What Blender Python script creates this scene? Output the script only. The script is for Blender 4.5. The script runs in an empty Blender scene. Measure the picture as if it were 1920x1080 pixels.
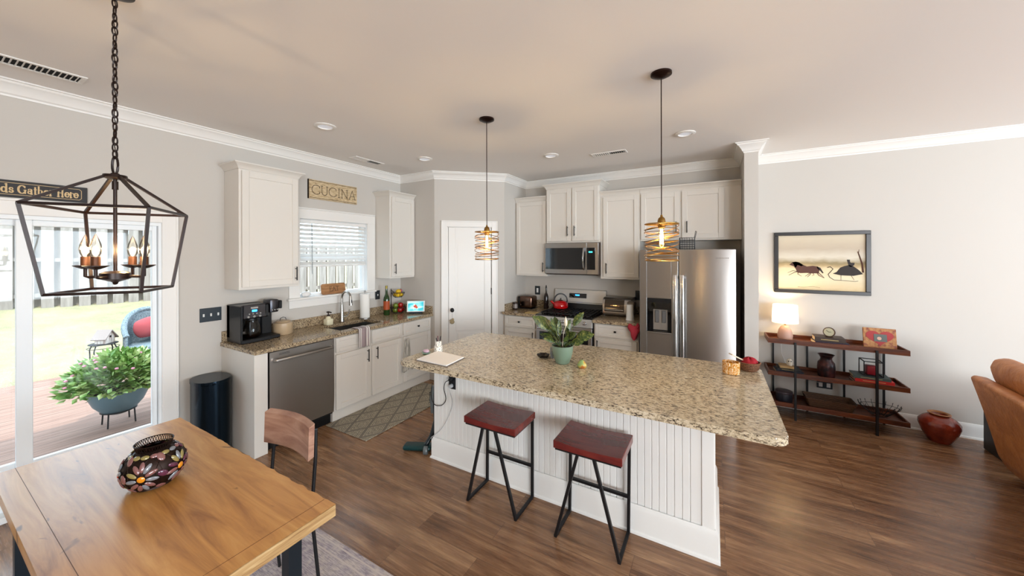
import bpy, bmesh, math, random
from mathutils import Vector, Matrix, Euler
random.seed(7)
PI = math.pi
scene = bpy.context.scene
COL = scene.collection

# ------------------------------------------------------------------ camera
H = 1.718
cam_data = bpy.data.cameras.new('camera')
cam = bpy.data.objects.new('camera', cam_data); COL.objects.link(cam)
F_PX = 663.4
cam_data.sensor_fit = 'HORIZONTAL'; cam_data.sensor_width = 36.0
cam_data.lens = 36.0 * F_PX / 1920.0
cam_data.shift_y = -(540.0 - 476.5) / 1920.0
cam_data.clip_start = 0.02; cam_data.clip_end = 200
YAW = 0.5179; ROLL = 0.0025
cam.matrix_world = Matrix.Translation((0, 0, H)) @ Matrix.Rotation(YAW, 4, 'Z') @ Matrix.Rotation(PI/2, 4, 'X') @ Matrix.Rotation(-ROLL, 4, 'Z')
scene.camera = cam

# ------------------------------------------------------------------ sky, sun, exposure
world = bpy.data.worlds.new('sky'); scene.world = world; world.use_nodes = True
bg = world.node_tree.nodes['Background']
bg.inputs[0].default_value = (0.66, 0.85, 1.0, 1); bg.inputs[1].default_value = 3.1
sun_d = bpy.data.lights.new('sun', 'SUN'); sun_d.energy = 2.1; sun_d.angle = 0.012; sun_d.color = (1.0, 0.95, 0.86)
sun = bpy.data.objects.new('sun', sun_d); COL.objects.link(sun)
sun.rotation_euler = Vector((-0.52, 0.30, -1.0)).to_track_quat('-Z', 'Y').to_euler()
def area_light(name, loc, target, sx, sy, power, color):
    d = bpy.data.lights.new(name, 'AREA'); d.shape = 'RECTANGLE'; d.size = sx; d.size_y = sy
    d.energy = power; d.color = color
    o = bpy.data.objects.new(name, d); COL.objects.link(o); o.location = loc
    o.rotation_euler = (Vector(target) - Vector(loc)).to_track_quat('-Z', 'Y').to_euler()
    return o
# daylight through the living-room windows in the wall behind the camera and in the far side wall
area_light('rear_window_daylight', (4.4, -3.30, 1.45), (1.6, 0.6, 1.95), 3.2, 1.7, 200, (0.98, 0.985, 1.0))
area_light('side_window_daylight', (6.25, 1.6, 1.5), (3.0, 1.8, 2.0), 3.4, 1.7, 165, (0.80, 0.91, 1.0))
scene.view_settings.view_transform = 'Standard'; scene.view_settings.look = 'None'
scene.view_settings.exposure = 0.76; scene.view_settings.gamma = 1.0; scene.view_settings.use_curve_mapping = False
scene.cycles.use_denoising = True
scene.cycles.max_bounces = 8; scene.cycles.diffuse_bounces = 5; scene.cycles.glossy_bounces = 4
scene.cycles.transmission_bounces = 6; scene.cycles.transparent_max_bounces = 10
scene.cycles.sample_clamp_indirect = 6.0
scene.cycles.caustics_reflective = False; scene.cycles.caustics_refractive = False

# ------------------------------------------------------------------ materials
def lin(h):
    h = h.lstrip('#'); r = []
    for i in (0, 2, 4):
        c = int(h[i:i+2], 16) / 255.0
        r.append(c / 12.92 if c <= 0.04045 else ((c + 0.055) / 1.055) ** 2.4)
    return (*r, 1.0)
MATS = {}
def mat(name, color='#808080', rough=0.5, metal=0.0, emit=None, es=0.0, coat=0.0, spec=0.5, trans=0.0, ior=1.45, sheen=0.0, sss=0.0):
    if name in MATS: return MATS[name]
    m = bpy.data.materials.new(name); m.use_nodes = True
    b = m.node_tree.nodes['Principled BSDF']
    b.inputs['Base Color'].default_value = lin(color) if isinstance(color, str) else color
    b.inputs['Roughness'].default_value = rough; b.inputs['Metallic'].default_value = metal
    b.inputs['Specular IOR Level'].default_value = spec
    b.inputs['Coat Weight'].default_value = coat; b.inputs['Coat Roughness'].default_value = 0.08
    b.inputs['Transmission Weight'].default_value = trans; b.inputs['IOR'].default_value = ior
    if sheen: b.inputs['Sheen Weight'].default_value = sheen
    if emit:
        b.inputs['Emission Color'].default_value = lin(emit); b.inputs['Emission Strength'].default_value = es
    MATS[name] = m; return m
def nt(m): return m.node_tree.nodes, m.node_tree.links, m.node_tree.nodes['Principled BSDF']
def node(m, t, **kw):
    n = m.node_tree.nodes.new(t)
    for k, v in kw.items():
        if k in n.inputs.keys() if hasattr(n.inputs, 'keys') else False: n.inputs[k].default_value = v
        else: setattr(n, k, v)
    return n
def coords(m, scale=(1, 1, 1), rot=(0, 0, 0), loc=(0, 0, 0), kind='Object'):
    tc = m.node_tree.nodes.new('ShaderNodeTexCoord'); mp = m.node_tree.nodes.new('ShaderNodeMapping')
    mp.inputs['Scale'].default_value = scale; mp.inputs['Rotation'].default_value = rot; mp.inputs['Location'].default_value = loc
    m.node_tree.links.new(tc.outputs[kind], mp.inputs['Vector']); return mp.outputs['Vector']
def noise(m, vec, scale=5, detail=3, rough=0.5, dist=0.0):
    n = m.node_tree.nodes.new('ShaderNodeTexNoise'); n.inputs['Scale'].default_value = scale
    n.inputs['Detail'].default_value = detail; n.inputs['Roughness'].default_value = rough; n.inputs['Distortion'].default_value = dist
    m.node_tree.links.new(vec, n.inputs['Vector']); return n
def ramp(m, fac, stops, interp='LINEAR'):
    r = m.node_tree.nodes.new('ShaderNodeValToRGB'); r.color_ramp.interpolation = interp
    e = r.color_ramp.elements
    while len(e) < len(stops): e.new(0.5)
    for i, (p, c) in enumerate(stops):
        e[i].position = p; e[i].color = lin(c) if isinstance(c, str) else (c, c, c, 1)
    m.node_tree.links.new(fac, r.inputs['Fac']); return r.outputs['Color']
def mixc(m, fac, a, b, mode='MIX'):
    x = m.node_tree.nodes.new('ShaderNodeMix'); x.data_type = 'RGBA'; x.blend_type = mode
    for s, v in ((x.inputs[0], fac), (x.inputs[6], a), (x.inputs[7], b)):
        if isinstance(v, (int, float)): s.default_value = v
        elif isinstance(v, str): s.default_value = lin(v)
        else: m.node_tree.links.new(v, s)
    return x.outputs[2]
def bump(m, h, strength=0.2, dist=0.01):
    b = m.node_tree.nodes.new('ShaderNodeBump'); b.inputs['Strength'].default_value = strength; b.inputs['Distance'].default_value = dist
    m.node_tree.links.new(h, b.inputs['Height']); m.node_tree.links.new(b.outputs[0], m.node_tree.nodes['Principled BSDF'].inputs['Normal'])
def setc(m, out, sock='Base Color'): m.node_tree.links.new(out, m.node_tree.nodes['Principled BSDF'].inputs[sock])

def paint(name, col, rough=0.75, b=0.04):
    m = mat(name, col, rough); n = noise(m, coords(m), 90, 2); bump(m, n.outputs[0], b, 0.002); return m
M_wall = paint('wall_paint', '#c4bfb8'); M_ceil = paint('ceiling_paint', '#ebe8e5', 0.9)
M_trim = paint('trim_paint', '#e6e4e0', 0.4, 0.0); M_cab = paint('cabinet_paint', '#d9d4cc', 0.42, 0.0)
M_isl = paint('island_paint', '#e4e4e1', 0.45, 0.0)
M_white = mat('white_plastic', '#e8e8e6', 0.4); M_vinyl = mat('white_vinyl', '#e8ecee', 0.35)
M_black = mat('black_metal', '#0f1013', 0.5, 0.1); M_blackp = mat('black_plastic', '#0e0f12', 0.35)
M_navy = mat('dark_switch_plate', '#2b3238', 0.4, 0.3)
M_bronze = mat('oil_rubbed_bronze', '#2a1812', 0.35, 0.7)

def floor_mat():
    m = mat('vinyl_plank_floor', '#7a5d48', 0.3, spec=0.5)
    v = coords(m)
    br = m.node_tree.nodes.new('ShaderNodeTexBrick'); br.offset = 0.37; br.squash = 1
    br.inputs['Scale'].default_value = 1; br.inputs['Brick Width'].default_value = 1.22; br.inputs['Row Height'].default_value = 0.152
    br.inputs['Mortar Size'].default_value = 0.0012; br.inputs['Mortar Smooth'].default_value = 0.1; br.inputs['Bias'].default_value = 0
    br.inputs['Color1'].default_value = (0, 0, 0, 1); br.inputs['Color2'].default_value = (1, 1, 1, 1); br.inputs['Mortar'].default_value = (0.5, 0.5, 0.5, 1)
    m.node_tree.links.new(v, br.inputs['Vector'])
    # per-plank shift of the grain
    sc = m.node_tree.nodes.new('ShaderNodeVectorMath'); sc.operation = 'MULTIPLY_ADD'
    sc.inputs[1].default_value = (7, 5, 3); m.node_tree.links.new(br.outputs['Color'], sc.inputs[0]); m.node_tree.links.new(v, sc.inputs[2])
    mp = m.node_tree.nodes.new('ShaderNodeMapping'); mp.inputs['Scale'].default_value = (0.9, 9, 1); m.node_tree.links.new(sc.outputs[0], mp.inputs['Vector'])
    g = noise(m, mp.outputs[0], 2.2, 6, 0.62, 0.6)
    mp2 = m.node_tree.nodes.new('ShaderNodeMapping'); mp2.inputs['Scale'].default_value = (3, 60, 1); m.node_tree.links.new(sc.outputs[0], mp2.inputs['Vector'])
    g2 = noise(m, mp2.outputs[0], 2.0, 3, 0.6)
    c = ramp(m, g.outputs[0], [(0.30, '#46301f'), (0.43, '#745239'), (0.56, '#967254'), (0.70, '#bb9670')])
    c = mixc(m, 0.3, c, ramp(m, br.outputs['Color'], [(0.0, '#604532'), (0.5, '#7e6049'), (1.0, '#96795f')]))
    c = mixc(m, 0.35, c, ramp(m, g2.outputs[0], [(0.35, '#8a7565'), (0.65, '#d9c8b5')]), 'MULTIPLY')
    c = mixc(m, br.outputs['Fac'], c, '#4a3426')
    c = mixc(m, 1.0, c, (lambda n: n)(ramp(m, g2.outputs[0], [(0, 1.25), (1, 1.25)])), 'MULTIPLY')
    setc(m, c)
    r = ramp(m, g2.outputs[0], [(0.3, 0.20), (0.7, 0.32)]); setc(m, r, 'Roughness')
    bump(m, g2.outputs[0], 0.06, 0.002)
    return m
M_floor = floor_mat()

def granite(name, stops, sc=1.5):
    m = mat(name, '#b7a27c', 0.12, spec=0.5)
    v = coords(m, (1, 1, 1)); v2 = coords(m, (0.85, 2.1, 1.6), rot=(0, 0, 0.35))
    n1 = noise(m, v2, 34*sc, 5, 0.7, 0.5); n2 = noise(m, v2, 90*sc, 3, 0.6); n3 = noise(m, v, 7*sc, 3)
    c = ramp(m, n1.outputs[0], stops)
    sp = ramp(m, n2.outputs[0], [(0.60, 0.0), (0.68, 1.0)])
    c = mixc(m, sp, c, '#211d1e')
    c = mixc(m, 0.35, c, ramp(m, n3.outputs[0], [(0.35, '#c9b592'), (0.65, '#e6dfd0')]), 'MULTIPLY')
    setc(m, c); return m
M_gran = granite('island_granite', [(0.34, '#1f1c1e'), (0.41, '#574b42'), (0.455, '#a99c86'), (0.52, '#d0c3a9'), (0.63, '#ded6c3'), (0.73, '#cbb083')], 1.75)
M_gran2 = granite('counter_granite', [(0.32, '#1f1c1e'), (0.43, '#5c4e44'), (0.49, '#a5937a'), (0.60, '#c9b899'), (0.73, '#ad9473')])

def steel(name, col='#b4b2af', rough=0.28, aniso=0.75):
    m = mat(name, col, rough, 1.0); ns, ls, b = nt(m)
    b.inputs['Anisotropic'].default_value = aniso
    t = ns.new('ShaderNodeTangent'); t.direction_type = 'RADIAL'; t.axis = 'Z'; b.inputs['Anisotropic Rotation'].default_value = 0.25; ls.new(t.outputs[0], b.inputs['Tangent'])
    n = noise(m, coords(m, (6, 6, 1.2)), 1.0, 2); bump(m, n.outputs[0], 0.12, 0.012)
    return m
M_steel = steel('brushed_steel', '#b0adaa', 0.36); M_steeld = steel('dark_brushed_steel', '#aeaaa6', 0.34)
M_chrome = mat('chrome', '#c4c6c8', 0.15, 1.0)
M_glassblk = mat('black_glass', '#06070a', 0.05, spec=0.8)

def pane_mat(name='window_glass', tint='#ffffff', refl=0.9):
    m = bpy.data.materials.new(name); m.use_nodes = True; ns = m.node_tree.nodes; ls = m.node_tree.links
    ns.clear(); out = ns.new('ShaderNodeOutputMaterial'); tr = ns.new('ShaderNodeBsdfTransparent'); gl = ns.new('ShaderNodeBsdfGlossy')
    gl.inputs['Roughness'].default_value = 0.02; tr.inputs[0].default_value = lin(tint)
    fr = ns.new('ShaderNodeFresnel'); fr.inputs[0].default_value = 1.45; mx = ns.new('ShaderNodeMixShader')
    mu = ns.new('ShaderNodeMath'); mu.operation = 'MULTIPLY'; mu.inputs[1].default_value = refl
    ls.new(fr.outputs[0], mu.inputs[0]); ls.new(mu.outputs[0], mx.inputs[0]); ls.new(tr.outputs[0], mx.inputs[1]); ls.new(gl.outputs[0], mx.inputs[2]); ls.new(mx.outputs[0], out.inputs[0])
    return m
M_pane = pane_mat(refl=0.5); M_bulbglass = pane_mat('clear_bulb_glass', '#fffaf2'); M_carafe = pane_mat('carafe_glass', '#c9c4be')

def wood(name, c1, c2, c3, scale=(1.2, 12, 12), ns_=2.5, rough=0.45, coat=0.0, rot=(0, 0, 0)):
    m = mat(name, c2, rough, coat=coat); v = coords(m, scale, rot)
    n = noise(m, v, ns_, 6, 0.6, 0.8); c = ramp(m, n.outputs[0], [(0.3, c1), (0.5, c2), (0.72, c3)]); setc(m, c)
    n2 = noise(m, v, ns_*6, 2); bump(m, n2.outputs[0], 0.08, 0.002); return m
M_table = wood('mango_wood_table', '#93602e', '#c08a4a', '#d6a563', (0.7, 7, 4), 2.2, 0.30)
def knots(m):
    n = noise(m, coords(m, (5, 14, 5)), 1.0, 2, .5, 1.5); f = ramp(m, n.outputs[0], [(.69, 0.0), (.76, .8)])
    l = m.node_tree.nodes['Principled BSDF'].inputs['Base Color'].links[0]; src = l.from_socket; setc(m, mixc(m, f, src, '#5a3519'))
knots(M_table)
M_tedge = wood('table_edge_wood', '#7d5a36', '#a58355', '#c2a578', (9, 2, 30), 3.0, 0.6)
M_cherry = wood('cherry_stool_wood', '#4c1210', '#641b15', '#78281c', (1.5, 9, 8), 2.0, 0.22, 0.2)
M_shelfw = wood('acacia_shelf_wood', '#351509', '#562811', '#733c1b', (1.5, 10, 10), 2.2, 0.4)
M_chairw = wood('chair_back_wood', '#7f5747', '#a17a66', '#b9957f', (1.2, 4, 9), 2.4, 0.5)
M_board = wood('sign_board_wood', '#7d5433', '#9c6f46', '#b58a5f', (4, 2, 16), 2.6, 0.6)

# ------------------------------------------------------------------ mesh building
WL = -3.948; B = 4.956; C = 2.842
FR_W = Matrix.Identity(4)
def frame(o, u, w):                       # local (u, w, v) -> world; w points out of the wall into the room
    u = Vector(u).normalized(); w = Vector(w).normalized()
    return Matrix(((u.x, w.x, 0, o[0]), (u.y, w.y, 0, o[1]), (0, 0, 1, o[2] if len(o) > 2 else 0), (0, 0, 0, 1)))
FR_L = frame((WL, 0, 0), (0, 1, 0), (1, 0, 0))      # on the window wall: u = world Y
FR_B = frame((0, B, 0), (1, 0, 0), (0, -1, 0))      # on the back wall: u = world X
PA = Vector((-3.30, 3.661)); PB = Vector((-2.575, 4.300)); PD = (PB - PA); PL = PD.length; PD.normalize()
FR_P = frame((PA.x, PA.y, 0), (PD.x, PD.y, 0), (PD.y, -PD.x, 0))

class MB:
    def __init__(s, fr=None): s.bm = bmesh.new(); s.fr = fr
    def _add(s, bm2, m=None):
        if m is not None: bmesh.ops.transform(bm2, matrix=m, verts=bm2.verts)
        me = bpy.data.meshes.new('t'); bm2.to_mesh(me); bm2.free(); s.bm.from_mesh(me); bpy.data.meshes.remove(me); return s
    def box(s, x0, x1, y0, y1, z0, z1, bev=0.0, seg=1, m=None):
        b = bmesh.new(); bmesh.ops.create_cube(b, size=1)
        for v in b.verts: v.co = Vector(((x0+x1)/2 + v.co.x*(x1-x0), (y0+y1)/2 + v.co.y*(y1-y0), (z0+z1)/2 + v.co.z*(z1-z0)))
        if bev: bmesh.ops.bevel(b, geom=list(b.edges), offset=min(bev, abs(x1-x0)*.49, abs(y1-y0)*.49, abs(z1-z0)*.49), segments=seg, affect='EDGES', profile=0.5)
        return s._add(b, m)
    def cyl(s, p0, p1, r0, r1=None, seg=20, m=None, bev=0):
        p0 = Vector(p0); p1 = Vector(p1); d = p1 - p0; r1 = r0 if r1 is None else r1
        b = bmesh.new(); bmesh.ops.create_cone(b, cap_ends=True, segments=seg, radius1=r0, radius2=r1, depth=d.length)
        if bev: bmesh.ops.bevel(b, geom=[e for e in b.edges if abs(e.verts[0].co.z - e.verts[1].co.z) < 1e-6], offset=bev, segments=2, affect='EDGES', profile=0.5)
        q = Vector((0, 0, 1)).rotation_difference(d.normalized()).to_matrix().to_4x4()
        bmesh.ops.transform(b, matrix=Matrix.Translation((p0+p1)/2) @ q, verts=b.verts); return s._add(b, m)
    def sph(s, c, r, sc=(1, 1, 1), rot=None, seg=16, rings=10, m=None):
        b = bmesh.new(); bmesh.ops.create_uvsphere(b, u_segments=seg, v_segments=rings, radius=r)
        mm = Matrix.Translation(c) @ (rot.to_4x4() if rot else Matrix.Identity(4)) @ Matrix.Diagonal((*sc, 1))
        bmesh.ops.transform(b, matrix=mm, verts=b.verts); return s._add(b, m)
    def lathe(s, prof, c=(0, 0, 0), seg=32, m=None, sc=(1, 1), closed=False):
        b = bmesh.new(); rings = []
        for r, z in prof:
            if r < 1e-5: rings.append([b.verts.new((c[0], c[1], c[2]+z))])
            else: rings.append([b.verts.new((c[0]+r*sc[0]*math.cos(2*PI*i/seg), c[1]+r*sc[1]*math.sin(2*PI*i/seg), c[2]+z)) for i in range(seg)])
        pr = list(zip(rings, rings[1:])) + ([(rings[-1], rings[0])] if closed else [])
        for a, d in pr:
            for i in range(seg):
                j = (i+1) % seg
                if len(a) == 1 and len(d) == 1: continue
                if len(a) == 1: b.faces.new((a[0], d[i], d[j]))
                elif len(d) == 1: b.faces.new((a[i], a[j], d[0]))
                else: b.faces.new((a[i], a[j], d[j], d[i]))
        return s._add(b, m)
    def tube(s, pts, r, seg=8, closed=False, sq=False, m=None, taper=None):
        pts = [Vector(p) for p in pts]; n = len(pts); b = bmesh.new(); rings = []
        up = None
        for i, p in enumerate(pts):
            if closed: t = (pts[(i+1) % n] - pts[i-1])
            else: t = pts[min(i+1, n-1)] - pts[max(i-1, 0)]
            t.normalize()
            if up is None:
                up = Vector((0, 0, 1)) if abs(t.z) < 0.9 else Vector((1, 0, 0))
            a = (up - t * up.dot(t)); a.normalize(); up = a; c = t.cross(a)
            rr = r if taper is None else r * taper[i]
            if sq: ring = [b.verts.new(p + a*sx*rr + c*sy*rr) for sx, sy in ((-1, -1), (1, -1), (1, 1), (-1, 1))]
            else: ring = [b.verts.new(p + a*rr*math.cos(2*PI*k/seg) + c*rr*math.sin(2*PI*k/seg)) for k in range(seg)]
            rings.append(ring)
        k = len(rings[0])
        for i in range(n if closed else n-1):
            x, y = rings[i], rings[(i+1) % n]
            for j in range(k): b.faces.new((x[j], x[(j+1) % k], y[(j+1) % k], y[j]))
        if not closed: b.faces.new(rings[0][::-1]); b.faces.new(rings[-1])
        return s._add(b, m)
    def prism(s, poly, a, bb, axis='z', m=None, bev=0):
        b = bmesh.new()
        f = {'z': lambda p, h: (p[0], p[1], h), 'y': lambda p, h: (p[0], h, p[1]), 'x': lambda p, h: (h, p[0], p[1])}[axis]
        lo = [b.verts.new(f(p, a)) for p in poly]; hi = [b.verts.new(f(p, bb)) for p in poly]; n = len(poly)
        b.faces.new(lo); b.faces.new(hi[::-1])
        for i in range(n): b.faces.new((lo[i], lo[(i+1) % n], hi[(i+1) % n], hi[i]))
        if bev: bmesh.ops.bevel(b, geom=list(b.edges), offset=bev, segments=1, affect='EDGES')
        return s._add(b, m)
    def grid(s, fn, nu, nv, m=None, close_u=False):
        b = bmesh.new(); vs = [[b.verts.new(fn(i/nu, j/nv)) for j in range(nv+1)] for i in range(nu + (0 if close_u else 1))]
        for i in range(nu):
            for j in range(nv):
                i2 = (i+1) % len(vs); b.faces.new((vs[i][j], vs[i2][j], vs[i2][j+1], vs[i][j+1]))
        return s._add(b, m)
    def quad(s, *p, m=None):
        b = bmesh.new(); b.faces.new([b.verts.new(q) for q in p]); return s._add(b, m)
    def build(s, name, material, parent=None, world=True, smooth=True, solid=0, sub=0, angle=35, keep=False):
        bm = s.bm
        if s.fr is not None: bmesh.ops.transform(bm, matrix=s.fr, verts=bm.verts)
        if not keep: bmesh.ops.recalc_face_normals(bm, faces=bm.faces)
        me = bpy.data.meshes.new(name)
        base = Vector((0, 0, 0))
        if parent is not None and world: base = wloc(parent)
        elif parent is None:
            xs = [v.co for v in bm.verts]
            if xs: base = Vector(((min(v.x for v in xs)+max(v.x for v in xs))/2, (min(v.y for v in xs)+max(v.y for v in xs))/2, min(v.z for v in xs)))
        bmesh.ops.translate(bm, vec=-base, verts=bm.verts)
        bm.to_mesh(me); bm.free()
        if smooth:
            me.polygons.foreach_set('use_smooth', [True]*len(me.polygons)); me.set_sharp_from_angle(angle=math.radians(angle))
        me.materials.append(material)
        o = bpy.data.objects.new(name, me); COL.objects.link(o)
        if parent is not None: o.parent = parent
        else: o.location = base
        if solid:
            md = o.modifiers.new('s', 'SOLIDIFY'); md.thickness = solid; md.offset = 0
        if sub:
            md = o.modifiers.new('d', 'SUBSURF'); md.levels = sub; md.render_levels = sub
        return o
def wloc(o):
    v = Vector(o.location)
    while o.parent is not None: o = o.parent; v = v + Vector(o.location)
    return v
def tag(o, label, cat, group=None):
    o['label'] = label; o['category'] = cat
    if group: o['group'] = group
    return o
def thing(name, label, cat, loc=(0, 0, 0), group=None, rz=0):
    o = bpy.data.objects.new(name, None); COL.objects.link(o); o.location = loc; o.rotation_euler = (0, 0, rz)
    o.empty_display_size = 0.1
    return tag(o, label, cat, group)
def struct(o): o['kind'] = 'structure'; return o
def sub(o, label): o['label'] = label; return o
def dup(root, loc, label, rz=None):
    r = root.copy(); COL.objects.link(r); r.location = loc; r['label'] = label
    if rz is not None: r.rotation_euler = (0, 0, rz)
    for ch in root.children:
        c = ch.copy(); COL.objects.link(c); c.parent = r
        for g in ch.children:
            d = g.copy(); COL.objects.link(d); d.parent = c
            for k in g.children:
                e = k.copy(); COL.objects.link(e); e.parent = d
    return r
def point(name, loc, power, color, parent=None, r=0.02):
    d = bpy.data.lights.new(name, 'POINT'); d.energy = power; d.color = color; d.shadow_soft_size = r
    o = bpy.data.objects.new(name, d); COL.objects.link(o); o.location = loc
    if parent is not None: o.parent = parent
    return o
def text(name, s, m, size, mat_, parent=None, extrude=0.0008, bold=0.0, sx=1.0, align='CENTER'):
    cu = bpy.data.curves.new(name, 'FONT'); cu.body = s; cu.size = size; cu.extrude = extrude; cu.offset = bold
    cu.align_x = align; cu.align_y = 'CENTER'; cu.materials.append(mat_)
    o = bpy.data.objects.new(name, cu); COL.objects.link(o)
    mm = m @ Matrix.Diagonal((sx, 1, 1, 1))
    if parent is not None:
        o.parent = parent; o.matrix_local = Matrix.Translation(-wloc(parent)) @ mm
    else: o.matrix_local = mm
    return o
def face_m(fr, u, w, v, rot=0):   # text matrix: reads along u, up v, facing out w
    R = fr.to_3x3(); U = R @ Vector((1, 0, 0)); W = R @ Vector((0, 1, 0)); V = Vector((0, 0, 1))
    p = fr @ Vector((u, w, v))
    if U.cross(V).dot(W) < 0: U = U   # facing handled by wall frames below
    m = Matrix(((U.x, V.x, W.x, p.x), (U.y, V.y, W.y, p.y), (U.z, V.z, W.z, p.z), (0, 0, 0, 1)))
    return m @ Matrix.Rotation(rot, 4, 'Z')
def sweep(path, prof, closed=False):      # path: 2D points with the room on the path's right; prof: (offset into the room, z)
    mb = MB(); b = mb.bm; n = len(path); P = [Vector(p) for p in path]; rings = []
    def nr(i):
        d = (P[i+1]-P[i]).normalized(); return Vector((d.y, -d.x))
    for i in range(n):
        if i == 0: k = nr(0)
        elif i == n-1: k = nr(n-2)
        else:
            a, c = nr(i-1), nr(i); k = (a+c)/(1+a.dot(c))
        rings.append([b.verts.new((P[i].x+k.x*o, P[i].y+k.y*o, z)) for o, z in prof])
    m = len(prof)
    for i in range(n-1):
        for j in range(m): b.faces.new((rings[i][j], rings[i][(j+1) % m], rings[i+1][(j+1) % m], rings[i+1][j]))
    b.faces.new(rings[0]); b.faces.new(rings[-1][::-1]); return mb
def arc(cx, cy, r, a0, a1, n): return [(cx+r*math.cos(a0+(a1-a0)*i/n), cy+r*math.sin(a0+(a1-a0)*i/n)) for i in range(n+1)]

# ================================================================== the room
T = 0.14
# walls
mb = MB(FR_L)                               # window wall with the patio door and the kitchen window cut out
def wl(u0, u1, v0, v1): mb.box(u0, u1, -T, 0, v0, v1)
SL0, SL1, SLT = -0.33, 1.105, 1.985         # patio door opening
WN0, WN1, WNB, WNT = 2.216, 3.088, 1.235, 2.12
wl(-3.5, SL0, 0, C); wl(SL0, SL1, SLT, C); wl(SL1, WN0, 0, C); wl(WN0, WN1, 0, WNB); wl(WN0, WN1, WNT, C); wl(WN1, B + T, 0, C)
struct(mb.build('wall_left', M_wall, smooth=False))
struct(MB().box(WL, 6.5, B, B+T, 0, C).build('wall_back', M_wall, smooth=False))
mb = MB(); mb.box(WL, PA.x, PA.y, PA.y+0.1, 0, C); mb.box(PB.x-0.1, PB.x, PB.y, B, 0, C)
struct(mb.build('wall_pantry', M_wall, smooth=False))
D0, D1, DT = 0.166, 0.788, 2.10
mb = MB(FR_P); mb.box(0, D0, -0.1, 0, 0, C); mb.box(D1, PL, -0.1, 0, 0, C); mb.box(D0, D1, -0.1, 0, DT, C)
struct(mb.build('wall_pantry_door', M_wall, smooth=False))
ST0, ST1, STY = 0.273, 0.392, 4.31
struct(MB().box(ST0, ST1, STY, B, 0, C).build('wall_fridge', M_wall, smooth=False))
# rear and side walls with window openings
mb = MB(); y0, y1 = -3.5-T, -3.5
mb.box(WL-T, 2.6, y0, y1, 0, C); mb.box(6.1, 6.5, y0, y1, 0, C); mb.box(2.6, 6.1, y0, y1, 0, 0.55); mb.box(2.6, 6.1, y0, y1, 2.35, C)
struct(mb.build('wall_rear', M_wall, smooth=False))
mb = MB(); mb.box(6.5, 6.5+T, -3.5-T, -0.2, 0, C); mb.box(6.5, 6.5+T, 3.4, B+T, 0, C); mb.box(6.5, 6.5+T, -0.2, 3.4, 0, 0.6); mb.box(6.5, 6.5+T, -0.2, 3.4, 2.4, C)
struct(mb.build('wall_right', M_wall, smooth=False))
for nm, bx, ax in (('window_2', (2.6, 6.1, -3.58, 0.55, 2.35), 'y'), ('window_3', (-0.2, 3.4, 6.58, 0.6, 2.4), 'x')):
    a0, a1, w, z0, z1 = bx; mb = MB()
    def bb(p0, p1, q0, q1, t=0.03):
        if ax == 'y': mb.box(p0, p1, w-t, w+t, q0, q1)
        else: mb.box(w-t, w+t, p0, p1, q0, q1)
    bb(a0, a0+.05, z0, z1); bb(a1-.05, a1, z0, z1); bb(a0+.05, a1-.05, z0, z0+.05); bb(a0+.05, a1-.05, z1-.05, z1)
    for k in (1, 2): xx = a0+(a1-a0)*k/3; bb(xx-.04, xx+.04, z0+.05, z1-.05)
    struct(mb.build(nm, M_vinyl, smooth=False))
struct(MB().box(WL-T, 6.5+T, -3.5-T, B+T, -0.08, 0).build('floor', M_floor, smooth=False))
struct(MB().box(WL-0.45, 6.5+0.4, -3.9, B+0.4, C, C+0.25).build('ceiling', M_ceil, smooth=False))
# crown moulding
crown = [(0, C-0.10), (0.006, C-0.10), (0.008, C-0.088), (0.018, C-0.080), (0.026, C-0.062), (0.045, C-0.036), (0.062, C-0.024), (0.068, C-0.012), (0.08, C-0.010), (0.08, C-0.0005), (0, C-0.0005)]
path = [(WL, -3.5), (WL, PA.y), (PA.x, PA.y), (PB.x, PB.y), (PB.x, B), (ST0, B), (ST0, STY), (ST1, STY), (ST1, B), (6.5, B)]
struct(sweep(path, crown).build('trim_1', M_trim, angle=25))
base = [(0, 0), (0.022, 0), (0.020, 0.014), (0.013, 0.018), (0.013, 0.105), (0.010, 0.12), (0.005, 0.135), (0, 0.137)]
struct(sweep([(ST0, STY), (ST1, STY), (ST1, B), (6.5, B)], base).build('baseboard_back', M_trim, angle=25))
struct(sweep([(WL, 1.212), (WL, 1.505)], base).build('baseboard_left', M_trim, angle=25))

# pantry door -------------------------------------------------------
mb = MB(FR_P)
def door_slab(mb, u0, u1, v0, v1, w):
    mb.box(u0, u1, w-.035, w-.008, v0, v1)
    st = 0.095; um = (u0+u1)/2
    mb.box(u0, u0+st, w-.008, w, v0, v1, .003); mb.box(u1-st, u1, w-.008, w, v0, v1, .003)
    mb.box(u0+st, u1-st, w-.008, w, v0, v0+.20, .003)
    mb.box(u0+st, u1-st, w-.008, w, 0.66, 0.80, .003)
    # arched top rail
    a, b_ = u0+st, u1-st; n = 16; pts = [(a, v1), (b_, v1)]
    for i in range(n+1):
        t = i/n; x = b_+(a-b_)*t; pts.append((x, v1-.20 + .07*math.sin(PI*min(1, max(0, (t-.12)/.76)))**2 * 1.0))
    mb.prism(pts, w-.008, w, 'y')
    # raised fields
    p2 = [(a+.03, .84), (b_-.03, .84)]
    for i in range(n+1):
        t = i/n; x = (b_-.03)+(a-b_+.06)*t; p2.append((x, v1-.235 + .07*math.sin(PI*min(1, max(0, (t-.12)/.76)))**2))
    mb.prism(p2, w-.008, w-.003, 'y'); mb.box(a+.03, b_-.03, w-.008, w-.003, v0+.235, .63, .002)
door_slab(mb, D0+.022, D1-.012, 0.01, DT-.012, -0.002)
door1 = struct(mb.build('door_1', M_trim, angle=25))
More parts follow.
